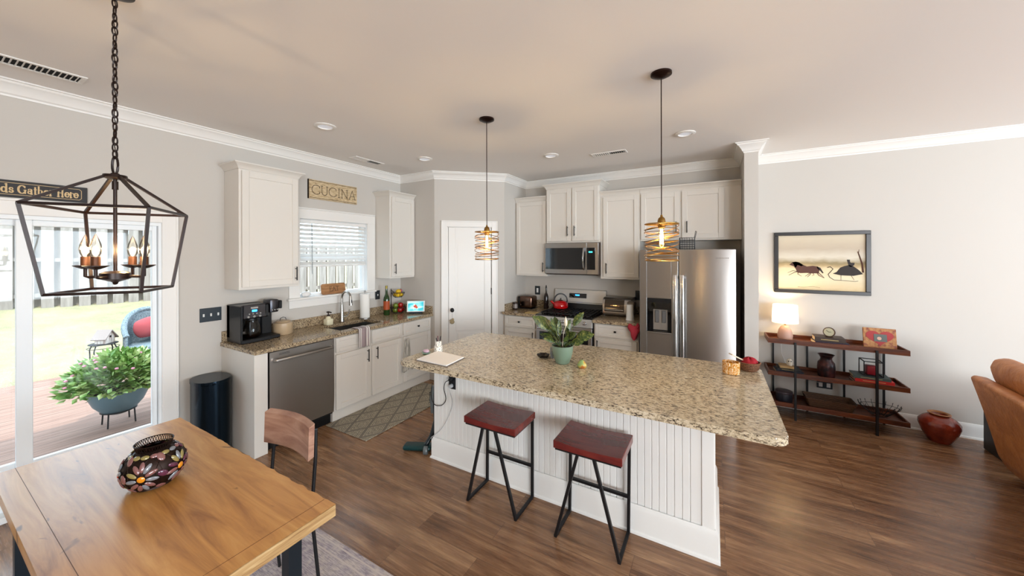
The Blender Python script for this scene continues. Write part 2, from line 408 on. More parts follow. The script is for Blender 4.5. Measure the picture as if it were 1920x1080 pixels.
mb = MB(FR_P); mb.cyl((.235, 0, .955), (.235, .012, .955), .026, seg=24); mb.cyl((.235, .012, .955), (.235, .04, .955), .009); mb.sph((.235, .052, .955), .027, (1, .7, 1))
mb.build('door_knob', M_black, door1)
for z in (0.25, 1.20, 1.90):
    MB(FR_P).box(D1-.014, D1-.002, -.004, .008, z-.045, z+.045, .001).build('hinge', M_black, door1)
dor = thing('door_ornament', 'small tan figure hanging on the pantry door below the knob', 'ornament', FR_P @ Vector((.235, .02, .76)))
mb = MB(FR_P); mb.sph((.235, .022, .792), .030, (1.05, .55, .95)); mb.sph((.245, .024, .826), .016, (1, .7, 1)); mb.sph((.215, .022, .815), .012, (1.2, .6, .8)); mb.build('body', mat('burlap_tan', '#a08f6e', .9), dor)
MB(FR_P).tube([(.235, .022, .835), (.235, .03, .88), (.235, .045, .935)], .0012, 5).build('string', M_bronze, dor)
mb = MB(FR_P)
cs = .078
def casing(mb, u0, u1, v0, v1, bottom=False, w=.016):
    for a, b_ in ((u0-cs, u0+.004), (u1-.004, u1+cs)): mb.box(a, b_, 0, w, v0, v1+cs, .004)
    mb.box(u0, u1, 0, w-.001, v1-.004, v1+cs, .004)
    for a, b_ in ((u0-cs, u0-cs+.018), (u1+cs-.018, u1+cs)): mb.box(a, b_, 0, w+.006, v0, v1+cs+.004, .004)
    mb.box(u0-cs, u1+cs, 0, w+.006, v1+cs-.016, v1+cs+.003, .004)
casing(mb, D0, D1, 0, DT)
mb.box(D0, D0+.018, -.1, 0, 0, DT); mb.box(D1-.01, D1, -.1, -.04, 0, DT); mb.box(D0, D1, -.1, 0, DT-.01, DT)
struct(mb.build('trim_2', M_trim, angle=25))

# patio slider ------------------------------------------------------
mb = MB(FR_L); wj = -0.10
mb.box(SL0, SL0+.02, -.13, .0, 0.0, SLT); mb.box(SL1-.02, SL1, -.13, .0, 0.0, SLT); mb.box(SL0+.02, SL1-.02, -.13, 0, SLT-.03, SLT); mb.box(SL0+.02, SL1-.02, -.13, 0.0, 0.0, 0.04)
mb.box(SL0+.02, SL1-.02, -.085, -.07, SLT-.05, SLT-.03)
door2 = struct(mb.build('door_2', M_vinyl, angle=25))
def sash(u0, u1, w, v0, v1, st, rb, rt, nm, sr=None):
    mb = MB(FR_L); sr = sr or st
    mb.box(u0, u0+st, w-.018, w+.018, v0, v1, .003); mb.box(u1-sr, u1, w-.018, w+.018, v0, v1, .003)
    mb.box(u0+st, u1-sr, w-.018, w+.018, v0, v0+rb, .003); mb.box(u0+st, u1-sr, w-.018, w+.018, v1-rt, v1, .003)
    o = mb.build(nm, M_vinyl, door2, angle=25)
    MB(FR_L).box(u0+st-.004, u1-sr+.004, w-.003, w+.003, v0+rb-.004, v1-rt+.004).build('glass_pane', M_pane, o, smooth=False)
    return o
sash(0.404, SL1-.022, -.048, .04, SLT-.03, .068, .30, .04, 'sliding_sash', .030)
sash(SL0+.02, 0.462, -.098, .04, SLT-.03, .045, .30, .04, 'fixed_sash')
mb = MB(FR_L); cs = .10; casing(mb, SL0, SL1, 0, SLT); cs = .078
struct(mb.build('trim_3', M_trim, angle=25))

# kitchen window ----------------------------------------------------
mb = MB(FR_L)
mb.box(WN0, WN0+.035, -.13, -.05, WNB, WNT, .003); mb.box(WN1-.035, WN1, -.13, -.05, WNB, WNT, .003)
mb.box(WN0+.035, WN1-.035, -.13, -.05, WNB, WNB+.04, .003); mb.box(WN0+.035, WN1-.035, -.13, -.05, WNT-.04, WNT, .003); mb.box(WN0+.035, WN1-.035, -.12, -.06, 1.66, 1.70, .003)
mb.box(WN0, WN0+.006, -.05, 0, WNB, WNT); mb.box(WN1-.006, WN1, -.05, 0, WNB, WNT); mb.box(WN0, WN1, -.05, 0, WNT-.006, WNT)
win1 = struct(mb.build('window_1', M_vinyl, angle=25))
MB(FR_L).box(WN0+.03, WN1-.03, -.098, -.092, WNB+.03, WNT-.03).build('glass_pane', M_pane, win1, smooth=False)
mb = MB(FR_L); cs = .116
for a, b_ in ((WN0-cs, WN0+.003), (WN1-.003, WN1+cs)): mb.box(a, b_, 0, .018, WNB+.012, WNT+.005, .004)
mb.box(WN0-cs, WN1+cs, 0, .020, WNT-.003, WNT+.105, .004); mb.box(WN0-cs, WN1+cs, 0, .026, WNT+.105, WNT+.122, .004)
mb.box(WN0-cs-.02, WN1+cs, -.05, .05, WNB-.012, WNB+.012, .005)
mb.box(WN0-cs, WN1+cs-.01, 0, .016, WNB-.10, WNB-.012, .004)
struct(mb.build('trim_4', M_trim, angle=25))
cs = .078

# ================================================================== window dressing
mb = MB(FR_L); tb = thing('window_blind', 'white slatted blind half lowered over the sink window', 'blind', (WL-.02, 2.652, 1.575))
mb.box(WN0+.01, WN1-.01, -.046, -.004, WNT-.05, WNT-.008, .003); mb.build('head_rail', M_white, tb)
mb = MB(FR_L); n = 10
for i in range(n):
    z = 2.045 - i*0.0475
    R = Matrix.Translation((0, -.025, z)) @ Matrix.Rotation(math.radians(-40), 4, 'X')
    mb.box(WN0+.012, WN1-.012, -.024, .024, -.0014, .0014, m=R)
mb.build('slats', M_white, tb, smooth=False)
MB(FR_L).box(WN0+.012, WN1-.012, -.046, -.006, 1.578, 1.598, .003).build('bottom_rail', M_white, tb)
for u in (2.34, 2.65, 2.96): MB(FR_L).cyl((u, -.002, 1.58), (u, -.002, 2.10), .0012, seg=6).build('ladder_cord', M_white, tb)
MB(FR_L).cyl((2.36, .004, 1.50), (2.355, .004, 2.07), .004, seg=8).build('tilt_wand', mat('wand_grey', '#8c9496', .4), tb)

# ================================================================== cabinets
def shaker(mb, u0, u1, v0, v1, w0, rail=.056, th=.02):
    mb.box(u0+.004, u1-.004, w0, w0+.009, v0+.004, v1-.004)
    mb.box(u0, u0+rail, w0, w0+th, v0, v1, .0025); mb.box(u1-rail, u1, w0, w0+th, v0, v1, .0025)
    mb.box(u0+rail, u1-rail, w0, w0+th-.0005, v0, v0+rail, .0025); mb.box(u0+rail, u1-rail, w0, w0+th-.0005, v1-rail, v1, .0025)
def pull(fr, u, v0, v1, w, parent):
    mb = MB(fr); mb.cyl((u, w+.03, v0), (u, w+.03, v1), .0055, seg=12)
    for v in (v0+.02, v1-.02): mb.cyl((u, w, v), (u, w+.03, v), .004, seg=10)
    return mb.build('handle', M_black, parent)
def knob(fr, u, v, w, parent):
    mb = MB(fr); mb.cyl((u, w, v), (u, w+.016, v), .006, seg=12); mb.box(u-.014, u+.014, w+.014, w+.024, v-.011, v+.011, .003); return mb.build('knob', M_black, parent)
def cabinet(fr, name, label, u0, u1, v0, v1, d, doors=(), drawers=(), group=None, crown=0, toe=0, pulls=True, knobs=False, crown_ends=(1, 1), face=.02, panels=()):
    p = fr @ Vector(((u0+u1)/2, d/2, v0))
    t = thing(name, label, 'cabinet', p, group)
    mb = MB(fr)
    zb = v0 + toe
    if name == 'sink_cabinet':
        mb.box(u0, u1, 0.002, d, zb, .665, .0015); mb.box(u0, u0+.018, .002, d, .665, v1); mb.box(u1-.018, u1, .002, d, .665, v1); mb.box(u0+.018, u1-.018, d-.018, d, .665, v1)
    else: mb.box(u0, u1, 0.002, d, zb, v1, .0015)
    if toe: mb.box(u0, u1, 0.002, d-.03, v0, zb)
    mb.build('body', M_cab, t, angle=25)
    if toe: MB(fr).box(u0, u1, d-.03, d-.018, v0, zb).build('toe_kick', M_cab, t, smooth=False)
    if crown:
        mb = MB(fr); c0 = v1; h = crown; pr = .045
        poly = [(0, c0), (.004, c0), (.010, c0+h*.25), (.022, c0+h*.55), (pr-.006, c0+h*.78), (pr, c0+h*.8), (pr, c0+h), (0, c0+h)]
        # front run plus mitred returns
        b = mb.bm
        e0, e1 = crown_ends
        def ring(fn): return [b.verts.new(fn(o, z)) for o, z in poly]
        seq = []
        if e0: seq.append(ring(lambda o, z: (u0-o, .002, z)))
        seq.append(ring(lambda o, z: (u0-o if e0 else u0, d+o, z)))
        seq.append(ring(lambda o, z: (u1+o if e1 else u1, d+o, z)))
        if e1: seq.append(ring(lambda o, z: (u1+o, .002, z)))
        for x, y in zip(seq, seq[1:]):
            for j in range(len(poly)): k = (j+1) % len(poly); b.faces.new((x[j], x[k], y[k], y[j]))
        b.faces.new(seq[0]); b.faces.new(seq[-1][::-1])
        mb.box(u0, u1, .002, d, c0+.0005, c0+h-.002)
        mb.build('crown_moulding', M_cab, t, angle=25)
    for (a, b_, c, e, hu, hv) in doors:
        mb = MB(fr); shaker(mb, a, b_, c, e, d+.001); o = mb.build('door', M_cab, t, angle=25)
        if hu is not None: pull(fr, hu, hv-.068, hv+.068, d+.021, o)
    for (a, b_, c, e, kb) in drawers:
        mb = MB(fr); shaker(mb, a, b_, c, e, d+.001, rail=.038); o = mb.build('drawer', M_cab, t, angle=25)
        if kb: knob(fr, (a+b_)/2, (c+e)/2, d+.020, o)
    return t
dU = .272
# window wall, upper cabinets
cabinet(FR_L, 'wall_cabinet', 'white single-door wall cabinet hung above the coffee maker', 1.533, 2.057, 1.401, 2.49, .274, [(1.552, 2.043, 1.425, 2.475, 2.012, 1.53)], crown=.058)
cabinet(FR_L, 'wall_cabinet', 'narrow white wall cabinet between sink window and pantry corner', 3.222, 3.656, 1.401, 2.49, .274, [(3.248, 3.643, 1.425, 2.475, 3.285, 1.53)], crown=.058, crown_ends=(1, 0))
# window wall, base cabinets
dB = .577
MB(FR_L).box(1.508, 1.612, .002, dB+.02, 0.0, .875, .002).build('end_panel', M_cab)
ep = bpy.data.objects['end_panel']; tag(ep, 'white end panel closing the counter run beside the dishwasher', 'cabinet panel')
cabinet(FR_L, 'sink_cabinet', 'white double-door sink base cabinet under the striped towel', 2.232, 3.137, 0, .875, dB,
        [(2.25, 2.668, .125, .690, 2.622, .60), (2.69, 3.120, .125, .690, 2.742, .60)], [(2.25, 2.668, .712, .862, 0), (2.69, 3.120, .712, .862, 0)], toe=.11)
cabinet(FR_L, 'base_cabinet', 'white drawer-over-door base cabinet next to the pantry corner', 3.139, 3.658, 0, .875, dB,
        [(3.156, 3.640, .125, .690, 3.20, .60)], [(3.156, 3.640, .712, .862, 1)], toe=.11)
# back wall uppers
dBk = .318
cabinet(FR_B, 'wall_cabinet', 'white wall cabinet over the toaster, beside the pantry wall', -2.572, -2.062, 1.401, 2.49, dBk, [(-2.555, -2.075, 1.425, 2.475, -2.115, 1.53)], crown=.058, crown_ends=(0, 0))
cabinet(FR_B, 'wall_cabinet', 'taller white double-door cabinet mounted above the microwave', -2.060, -1.298, 1.872, 2.63, dBk+.035,
        [(-2.048, -1.692, 1.895, 2.615, -1.732, 2.03), (-1.672, -1.312, 1.895, 2.615, -1.632, 2.03)], crown=.062)
cabinet(FR_B, 'wall_cabinet', 'white wall cabinet between the microwave and the refrigerator', -1.296, -.799, 1.392, 2.475, dBk, [(-1.258, -.812, 1.418, 2.455, -1.212, 1.53)], crown=.058, crown_ends=(0, 0))
cabinet(FR_B, 'wall_cabinet', 'white double-door cabinet above the refrigerator', -.797, .270, 1.875, 2.475, dBk,
        [(-.785, -.350, 1.895, 2.455, -.385, 2.03), (-.325, .105, 1.895, 2.455, -.270, 2.03)], crown=.058, crown_ends=(0, 0))
# back wall bases
cabinet(FR_B, 'base_cabinet', 'white base cabinet under the toaster, beside the stove', -2.572, -2.068, 0, .875, .66, [(-2.56, -2.085, .125, .690, -2.11, .60)], [(-2.56, -2.085, .712, .862, 1)], toe=.11)
cabinet(FR_B, 'base_cabinet', 'white base cabinet between the stove and the refrigerator', -1.285, -.755, 0, .875, .66, [(-1.268, -.775, .125, .690, -1.235, .60)], [(-1.268, -.775, .712, .862, 1)], toe=.11)

# ================================================================== counters
def slab(mb, pts, z0=.876, z1=.914, bev=.004): mb.prism(pts, z0, z1, 'z', bev=bev)
ct = thing('countertop', 'speckled granite counter with backsplash along the window wall', 'countertop', (-3.63, 2.58, .876))
X0, X1 = WL+.002, -3.320; Y0, Y1 = 1.497, 3.659
sk = (-3.80, -3.44, 2.36, 2.93)
mb = MB(); mb.box(X0, X1, Y0, sk[2], .876, .914, .004); mb.box(X0, X1, sk[3], Y1, .876, .914, .004)
mb.box(X0, sk[0], sk[2]-.004, sk[3]+.004, .876, .914, .002); mb.box(sk[1], X1, sk[2]-.004, sk[3]+.004, .876, .914, .004)
mb.build('slab', M_gran2, ct, angle=25)
mb = MB(); mb.box(X0, X0+.02, Y0+.01, Y1, .9145, 1.012, .002); mb.box(X0+.02, X1-.01, Y1-.02, Y1, .9145, 1.012, .002); mb.build('backsplash', M_gran2, ct, angle=25)
mb = MB(); a, b_, c, d = sk[0]-.005, sk[1]+.005, sk[2]-.005, sk[3]+.005
for bx in ((a-.01, a, c-.01, d+.01), (b_, b_+.01, c-.01, d+.01), (a, b_, c-.01, c), (a, b_, d, d+.01)): mb.box(*bx, .70, .8755)
mb.box(a, b_, c, d, .69, .70); mb.cyl(((a+b_)/2, (c+d)/2, .70), ((a+b_)/2, (c+d)/2, .704), .045, seg=24)
sink = mb.build('sink', steel('sink_steel', '#8d8f90', .35, .3)); tag(sink, 'undermount stainless steel sink set in the granite under the window', 'sink')
ct2 = thing('countertop', 'short granite counter with backsplash under the toaster', 'countertop', (-2.32, 4.6, .876))
MB().box(-2.573, -2.066, 4.235, B-.002, .876, .914, .004).build('slab', M_gran2, ct2, angle=25)
mb = MB(); mb.box(-2.573, -2.066, B-.022, B-.002, .9145, 1.012, .002); mb.box(-2.573, -2.553, 4.30, B-.023, .9145, 1.012, .002); mb.build('backsplash', M_gran2, ct2, angle=25)
ct3 = thing('countertop', 'short granite counter with backsplash under the toaster oven', 'countertop', (-1.02, 4.6, .876))
MB().box(-1.288, -.738, 4.235, B-.002, .876, .914, .004).build('slab', M_gran2, ct3, angle=25)
MB().box(-1.288, -.738, B-.022, B-.002, .9145, 1.012, .002).build('backsplash', M_gran2, ct3, angle=25)

# ================================================================== island
IX0, IX1, IY0, IY1 = -2.088, .285, 1.903, 3.03
def rrect(x0, x1, y0, y1, r, n=8):
    p = []
    for cx, cy, a in ((x1-r, y0+r, -PI/2), (x1-r, y1-r, 0), (x0+r, y1-r, PI/2), (x0+r, y0+r, PI)): p += arc(cx, cy, r, a, a+PI/2, n)
    return p
mb = MB(); slab(mb, rrect(IX0, IX1, IY0, IY1, .055), .878, .914, .006)
isl = mb.build('island_countertop', M_gran, angle=25); tag(isl, 'large glossy speckled granite top of the kitchen island', 'countertop')
ib = thing('kitchen_island', 'white beadboard kitchen island base under the big granite top', 'island', (-1.03, 2.63, 0))
bx0, bx1, by0, by1 = -2.065, 0.0, 2.283, 2.99
MB().box(bx0+.012, bx1-.012, by0+.012, by1, 0, .8775).build('body', M_isl, ib, smooth=False)
mb = MB(); pts = []
x = bx0; pitch = .0420; gx = bx0+.05
outer = [(bx0, by0)]
while gx < bx1-.10:
    for g in (gx,):
        outer += [(g, by0), (g+.003, by0+.006), (g+.005, by0+.006), (g+.008, by0)]
    gx += pitch
outer += [(bx1-.06, by0), (bx1-.06, by0-.006), (bx1, by0-.006), (bx1, by0+.012), (bx0, by0+.012)]
mb.prism(outer, .02, .8775, 'z'); mb.build('beadboard', M_isl, ib, smooth=False)
mb = MB(); mb.box(bx0-.0, bx0+.012, by0+.012, by1, .02, .8775); mb.box(bx1-.012, bx1+.0, by0+.012, by1, .02, .8775)
mb.box(bx1, bx1+.006, by0, by0+.06, .02, .8775); mb.build('side_panel', M_isl, ib, smooth=False)
bp = [(0, 0), (.024, 0), (.022, .012), (.014, .018), (.014, .145), (.010, .158), (.004, .170), (0, .172)]
mb = sweep([(bx0, by1), (bx0, by0-.006), (bx1+.006, by0-.006), (bx1+.006, by1)], bp); mb.build('baseboard', M_isl, ib, angle=25)
o = thing('outlet', 'black double outlet plate on the beadboard end of the island', 'outlet', (-1.866, by0-.004, .67))
MB().box(-1.902, -1.830, by0-.007, by0-.001, .612, .728, .003).build('plate', M_blackp, o)
for z in (.697, .643): MB().cyl((-1.866, by0-.010, z), (-1.866, by0-.006, z), .017, seg=20).build('socket', M_navy, o)
def plug_cord(name, label, z, c, pts, r):
    t = thing(name, label, 'power cord', (-1.866, by0-.01, z))
    MB().cyl((-1.866, by0-.0105, z), (-1.866, by0-.040, z), .017, .013, seg=16, bev=.002).build('plug', c, t)
    P = [Vector(p) for p in pts]; out = []
    for i in range(len(P)-1):
        p0 = P[max(i-1, 0)]; p1 = P[i]; p2 = P[i+1]; p3 = P[min(i+2, len(P)-1)]
        for k in range(8):
            s = k/8; out.append(0.5*((2*p1)+(-p0+p2)*s+(2*p0-5*p1+4*p2-p3)*s*s+(-p0+3*p1-3*p2+p3)*s**3))
    out.append(P[-1]); MB().tube(out, r, 8).build('cable', c, t)
yb = by0-.014
plug_cord('power_cord', 'black charging cord looping from the island outlet to the vacuum', .697, M_blackp, [(-1.866, by0-.04, .695), (-1.90, by0-.05, .675), (-1.945, yb, .60), (-1.925, yb, .52), (-1.97, yb, .462), (-2.05, yb, .452), (-2.10, by0+.0, .52), (-2.13, by0+.05, .60)], .0032)
plug_cord('power_cord', 'thin grey cord hanging from the island outlet to the floor', .643, mat('grey_plug', '#aeb0b2', .4), [(-1.866, by0-.04, .64), (-1.85, by0-.05, .60), (-1.855, yb, .50), (-1.90, yb, .38), (-1.97, yb, .27), (-2.04, yb, .20), (-2.075, by0-.03, .17), (-2.10, by0+.02, .12), (-2.14, by0+.10, .012)], .0022)

# ================================================================== appliances
dw = thing('dishwasher', 'stainless steel dishwasher with a bar handle under the counter', 'dishwasher', (-3.64, 1.92, 0))
MB(FR_L).box(1.616, 2.228, .01, dB-.01, .10, .872, .002).build('tub', M_blackp, dw)
mb = MB(FR_L); mb.prism([(dB-.008, .125), (dB+.018, .125), (dB+.026, .30), (dB+.026, .865), (dB-.008, .865)], 1.622, 2.224, 'x', m=Matrix(((1,0,0,0),(0,1,0,0),(0,0,1,0),(0,0,0,1))))
dd = mb.build('door', M_steeld, dw, angle=25)
mb = MB(FR_L)
pts = [(1.66, dB+.028, .795), (1.665, dB+.058, .792)]+[(1.665+.52*i/12, dB+.058+.012*math.sin(PI*i/12), .792) for i in range(13)]+[(2.19, dB+.028, .795)]
mb.tube(pts, .014, 10, m=None); mb.build('handle', M_steel, dd)
MB(FR_L).box(1.622, 2.224, .02, dB-.04, 0.0, .10).build('kick_plate', M_blackp, dw)
mb = MB(FR_L)
for z in (.842, .832): mb.box(1.70, 1.79, dB+.026, dB+.0268, z-.0015, z+.0015)
mb.build('vent', M_blackp, dd)
# range
rg = thing('stove', 'stainless gas range with black cooktop between the base cabinets', 'stove', (-1.676, 4.6, 0))
rx0, rx1, ry = -2.058, -1.296, 4.262
MB().box(rx0, rx1, ry+.03, B-.012, .03, .905, .003).build('body', mat('range_side', '#2b2c2f', .4), rg)
mb = MB(); mb.box(rx0, rx1, ry-.01, B-.10, .906, .920, .004); mb.build('cooktop', M_glassblk, rg)
for gx in (rx0+.05, (rx0+rx1)/2-.105, rx1-.26):
    mb = MB(); w = .21
    for i in range(5): xx = gx+w*i/4; mb.box(xx-.005, xx+.005, ry+.05, B-.15, .936, .948)
    for i in range(6): yy = ry+.05+(B-.15-ry-.05)*i/5; mb.box(gx, gx+w, yy-.005, yy+.005, .934, .946)
    for xx in (gx+.01, gx+w-.01):
        for yy in (ry+.06, B-.16): mb.box(xx-.006, xx+.006, yy-.006, yy+.006, .920, .936)
    mb.build('grate', mat('cast_iron', '#101012', .5), rg, smooth=False)
mb = MB(); mb.prism([(B-.10, .920), (B-.085, 1.02), (B-.07, 1.03), (B-.045, 1.20), (B-.015, 1.205), (B-.015, .920)], rx0, rx1, 'x'); bgd = mb.build('backguard', mat('satin_steel', '#c3c1bd', .4, .55), rg, angle=25)
mb = MB(); mb.prism([(B-.101, .9215), (B-.088, 1.012), (B-.08, 1.012), (B-.08, .9215)], rx0+.004, rx1-.004, 'x'); mb.build('vent_strip', M_blackp, rg)
def bgy(z): return B-.07+(z-1.03)*.025/.17-.002
mb = MB(); mb.prism([(bgy(1.085), 1.085), (bgy(1.15), 1.15), (bgy(1.15)+.01, 1.15), (bgy(1.085)+.01, 1.085)], -1.83, -1.572, 'x'); disp = mb.build('display', M_glassblk, bgd)
M_blue = mat('blue_digits', '#1a7cff', .5, emit='#2a8cff', es=4.0)
mb = MB()
for i in range(4): mb.box(-1.735+i*.016, -1.725+i*.016, bgy(1.12)-.006, bgy(1.12)-.004, 1.116, 1.134)
mb.build('clock_digits', M_blue, disp)
mb = MB(); mb.box(rx0, rx1, ry-.012, ry+.03, .80, .9055, .004); cp = mb.build('control_panel', MATS['satin_steel'], rg)
for i in range(5):
    kx = rx0+.09+i*.145; mb = MB(); mb.cyl((kx, ry-.012, .855), (kx, ry-.022, .855), .024, seg=20); mb.cyl((kx, ry-.022, .855), (kx, ry-.048, .855), .019, .017, seg=20, bev=.002); mb.build('knob', M_chrome, cp)
od = MB().box(rx0+.004, rx1-.004, ry-.010, ry+.03, .20, .795, .004).build('oven_door', M_steel, rg)
MB().box(rx0+.05, rx1-.05, ry-.0125, ry-.009, .26, .70, .002).build('oven_window', M_glassblk, od)
mb = MB(); mb.cyl((rx0+.04, ry-.055, .752), (rx1-.04, ry-.055, .752), .011, seg=14)
for xx in (rx0+.07, rx1-.07): mb.cyl((xx, ry-.01, .752), (xx, ry-.055, .752), .008)
mb.build('handle', M_chrome, od)
MB().box(rx0+.004, rx1-.004, ry-.008, ry+.03, .035, .195, .004).build('storage_drawer', M_steel, rg)
# microwave
mw = thing('microwave', 'stainless over-the-range microwave with black window and curved handle', 'microwave', (-1.68, 4.75, 1.442))
mx0, mx1, my = -2.058, -1.300, 4.545
MB().box(mx0, mx1, my+.02, B-.004, 1.442, 1.869, .003).build('body', mat('brown_grey_case', '#4a3a30', .45, .3), mw)
md = MB().box(mx0, -1.455, my-.002, my+.02, 1.446, 1.867, .004).build('door', M_steel, mw)
MB().box(mx0+.012, -1.475, my-.005, my-.001, 1.51, 1.80, .002).build('window', M_glassblk, md)
mb = MB(); mb.tube([(-1.492, my-.004, 1.515)]+[(-1.492, my-.012-.03*math.sin(PI*i/10), 1.52+.27*i/10) for i in range(11)]+[(-1.492, my-.004, 1.795)], .013, 10); mb.build('handle', M_chrome, md)
cpn = MB().box(-1.453, mx1, my-.002, my+.02, 1.446, 1.867, .004).build('control_panel', M_steel, mw)
kp = MB().box(-1.450, -1.342, my-.005, my-.001, 1.51, 1.80, .002).build('keypad', M_glassblk, cpn)
mb = MB()
for i in range(4): mb.box(-1.425+i*.013, -1.416+i*.013, my-.0062, my-.005, 1.735, 1.752)
mb.build('clock_digits', mat('teal_digits', '#27c9c9', .5, emit='#35d8d8', es=3), kp)
MB().box(mx0+.01, mx1-.01, my+.03, B-.05, 1.434, 1.442).build('underside_vent', M_blackp, mw)
# refrigerator
fx0, fxm, fx1, fy = -.712, -.320, .192, 4.10
fg = thing('refrigerator', 'side-by-side stainless refrigerator with an ice and water dispenser', 'refrigerator', (-.26, 4.5, 0))
MB().box(fx0+.005, fx1-.005, fy+.075, B-.03, .02, 1.745, .004).build('body', mat('fridge_side', '#3b332e', .5), fg)
dx0, dx1, dz0, dz1 = -.634, -.394, .868, 1.236
mb = MB()
mb.box(fx0, dx0, fy, fy+.07, .05, 1.762, .006); mb.box(dx1, fxm-.003, fy, fy+.07, .05, 1.762, .006)
mb.box(dx0-.004, dx1+.004, fy, fy+.07, dz1, 1.762, .003); mb.box(dx0-.004, dx1+.004, fy, fy+.07, .05, dz0, .003)
f1 = mb.build('freezer_door', M_steel, fg, angle=25)
f2 = MB().box(fxm+.003, fx1, fy, fy+.07, .05, 1.762, .008, 2).build('fridge_door', M_steel, fg, angle=25)
for nm, xx, p in (('handle', fxm-.034, f1), ('handle', fxm+.036, f2)):
    mb = MB(); mb.box(xx-.018, xx+.018, fy-.052, fy-.030, .40, 1.50, .008, 2)
    for z in (.43, 1.47): mb.box(xx-.012, xx+.012, fy-.032, fy+.001, z-.015, z+.015, .003)
    mb.build(nm, M_chrome, p)
mb = MB(); mb.box(dx0, dx1, fy+.058, fy+.068, dz0, dz1); mb.box(dx0, dx0+.006, fy+.002, fy+.06, dz0, dz1); mb.box(dx1-.006, dx1, fy+.002, fy+.06, dz0, dz1)
mb.box(dx0, dx1, fy+.004, fy+.06, dz1-.115, dz1); mb.box(dx0, dx1, fy-.006, fy+.06, dz0, dz0+.014)
dsp = mb.build('dispenser', M_glassblk, f1, smooth=False)
MB().box(dx0+.055, dx1-.04, fy+.050, fy+.058, dz0+.02, dz1-.125, .002).build('dispenser_back', mat('dispenser_grey', '#9a938b', .4, .5), dsp)
for xx in (dx0+.095, dx0+.165): MB().box(xx-.02, xx+.02, fy+.034, fy+.05, dz0+.10, dz1-.135, .005).build('paddle', mat('paddle_grey', '#5d5d5d', .5), dsp)
mb = MB(); mb.box(dx0-.003, dx1+.003, fy-.012, fy+.01, dz0-.01, dz0+.006, .003); mb.build('drip_tray', M_steel, dsp)
mb = MB()
for i in range(9): mb.box(.02+i*.013, .026+i*.013, fy-.0015, fy, 1.668, 1.678)
sub(mb.build('nameplate', M_chrome, f2, smooth=False), 'small chrome badge')

# ================================================================== items at the coffee end
cm = thing('coffee_maker', 'black and steel dual coffee maker with a glass carafe', 'coffee maker', (-3.78, 1.70, .914))
mb = MB(); mb.box(-3.925, -3.655, 1.540, 1.800, .9142, .950, .006); mb.box(-3.925, -3.865, 1.540, 1.800, .95, 1.255, .006); mb.box(-3.925, -3.66, 1.540, 1.558, .94, 1.255, .004)
mb.box(-3.925, -3.69, 1.545, 1.79, 1.13, 1.255, .01); mb.box(-3.925, -3.68, 1.792, 1.885, .9142, .945, .006); mb.box(-3.925, -3.84, 1.792, 1.885, .94, 1.17, .006)
mb.build('body', M_blackp, cm)
fp = mb = MB(); mb.box(-3.69, -3.664, 1.560, 1.748, 1.135, 1.262, .008); fp = mb.build('control_front', steel('coffee_maker_steel', '#55555a', .3), cm)
MB().box(-3.664, -3.662, 1.632, 1.672, 1.196, 1.214).build('clock_display', M_blue, fp)
mb = MB()
for k in range(4): mb.cyl((-3.664, 1.61+k*.03, 1.178), (-3.660, 1.61+k*.03, 1.178), .006, seg=12)
for k in range(3): mb.cyl((-3.664, 1.60+k*.048, 1.153), (-3.657, 1.60+k*.048, 1.153), .010, seg=14)
mb.build('buttons', M_chrome, fp)
MB().box(-3.664, -3.6625, 1.622, 1.68, 1.224, 1.240).build('badge', M_chrome, fp)
pod = MB().box(-3.84, -3.700, 1.800, 1.880, 1.16, 1.285, .012, 2).build('pod_brewer', MATS['coffee_maker_steel'], cm)
mb = MB()
for k in range(3): mb.cyl((-3.70, 1.82+k*.022, 1.185), (-3.696, 1.82+k*.022, 1.185), .006, seg=12)
mb.build('buttons', M_chrome, pod)
MB().box(-3.84, -3.70, 1.885, 1.912, 1.19, 1.27, .006).build('water_tank_handle', M_blackp, cm)
prof = [(.0, .952), (.062, .952), (.070, .965), (.072, 1.0), (.064, 1.06), (.048, 1.10), (.050, 1.115)]
ca = MB().lathe(prof, (-3.755, 1.668, 0), 28).build('carafe', M_carafe, cm)
mb = MB(); mb.lathe([(0, 1.112), (.05, 1.112), (.05, 1.126), (0, 1.128)], (-3.755, 1.668, 0), 24); mb.build('carafe_lid', M_blackp, ca)
mb = MB(); mb.lathe([(0, .955), (.060, .955), (.067, .967), (.068, .99), (0, .991)], (-3.755, 1.668, 0), 24); mb.build('coffee', mat('coffee', '#1b0d07', .1), ca)
mb = MB(); mb.tube([(-3.70, 1.64, 1.10), (-3.665, 1.615, 1.10), (-3.655, 1.61, 1.05), (-3.665, 1.617, .985), (-3.70, 1.64, .98)], .007, 8); mb.build('carafe_handle', M_blackp, ca)
# crock
M_crock = mat('stoneware_tan', '#b39b7c', .35)
cr = thing('stoneware_crock', 'tan lidded stoneware crock beside the coffee maker', 'crock', (-3.81, 1.975, .914))
MB().lathe([(0, .9145), (.078, .9145), (.084, .925), (.087, 1.0), (.084, 1.028), (.070, 1.036), (0, 1.037)], (-3.81, 1.975, 0), 36).build('jar', M_crock, cr)
lid = MB().lathe([(0, 1.0375), (.064, 1.0375), (.066, 1.046), (.05, 1.052), (0, 1.054)], (-3.81, 1.975, 0), 32).build('lid', M_crock, cr)
MB().tube([(-3.81, 1.945, 1.05), (-3.81, 1.95, 1.075), (-3.81, 1.975, 1.083), (-3.81, 2.0, 1.075), (-3.81, 2.005, 1.05)], .003, 8).build('bail_handle', M_black, lid)
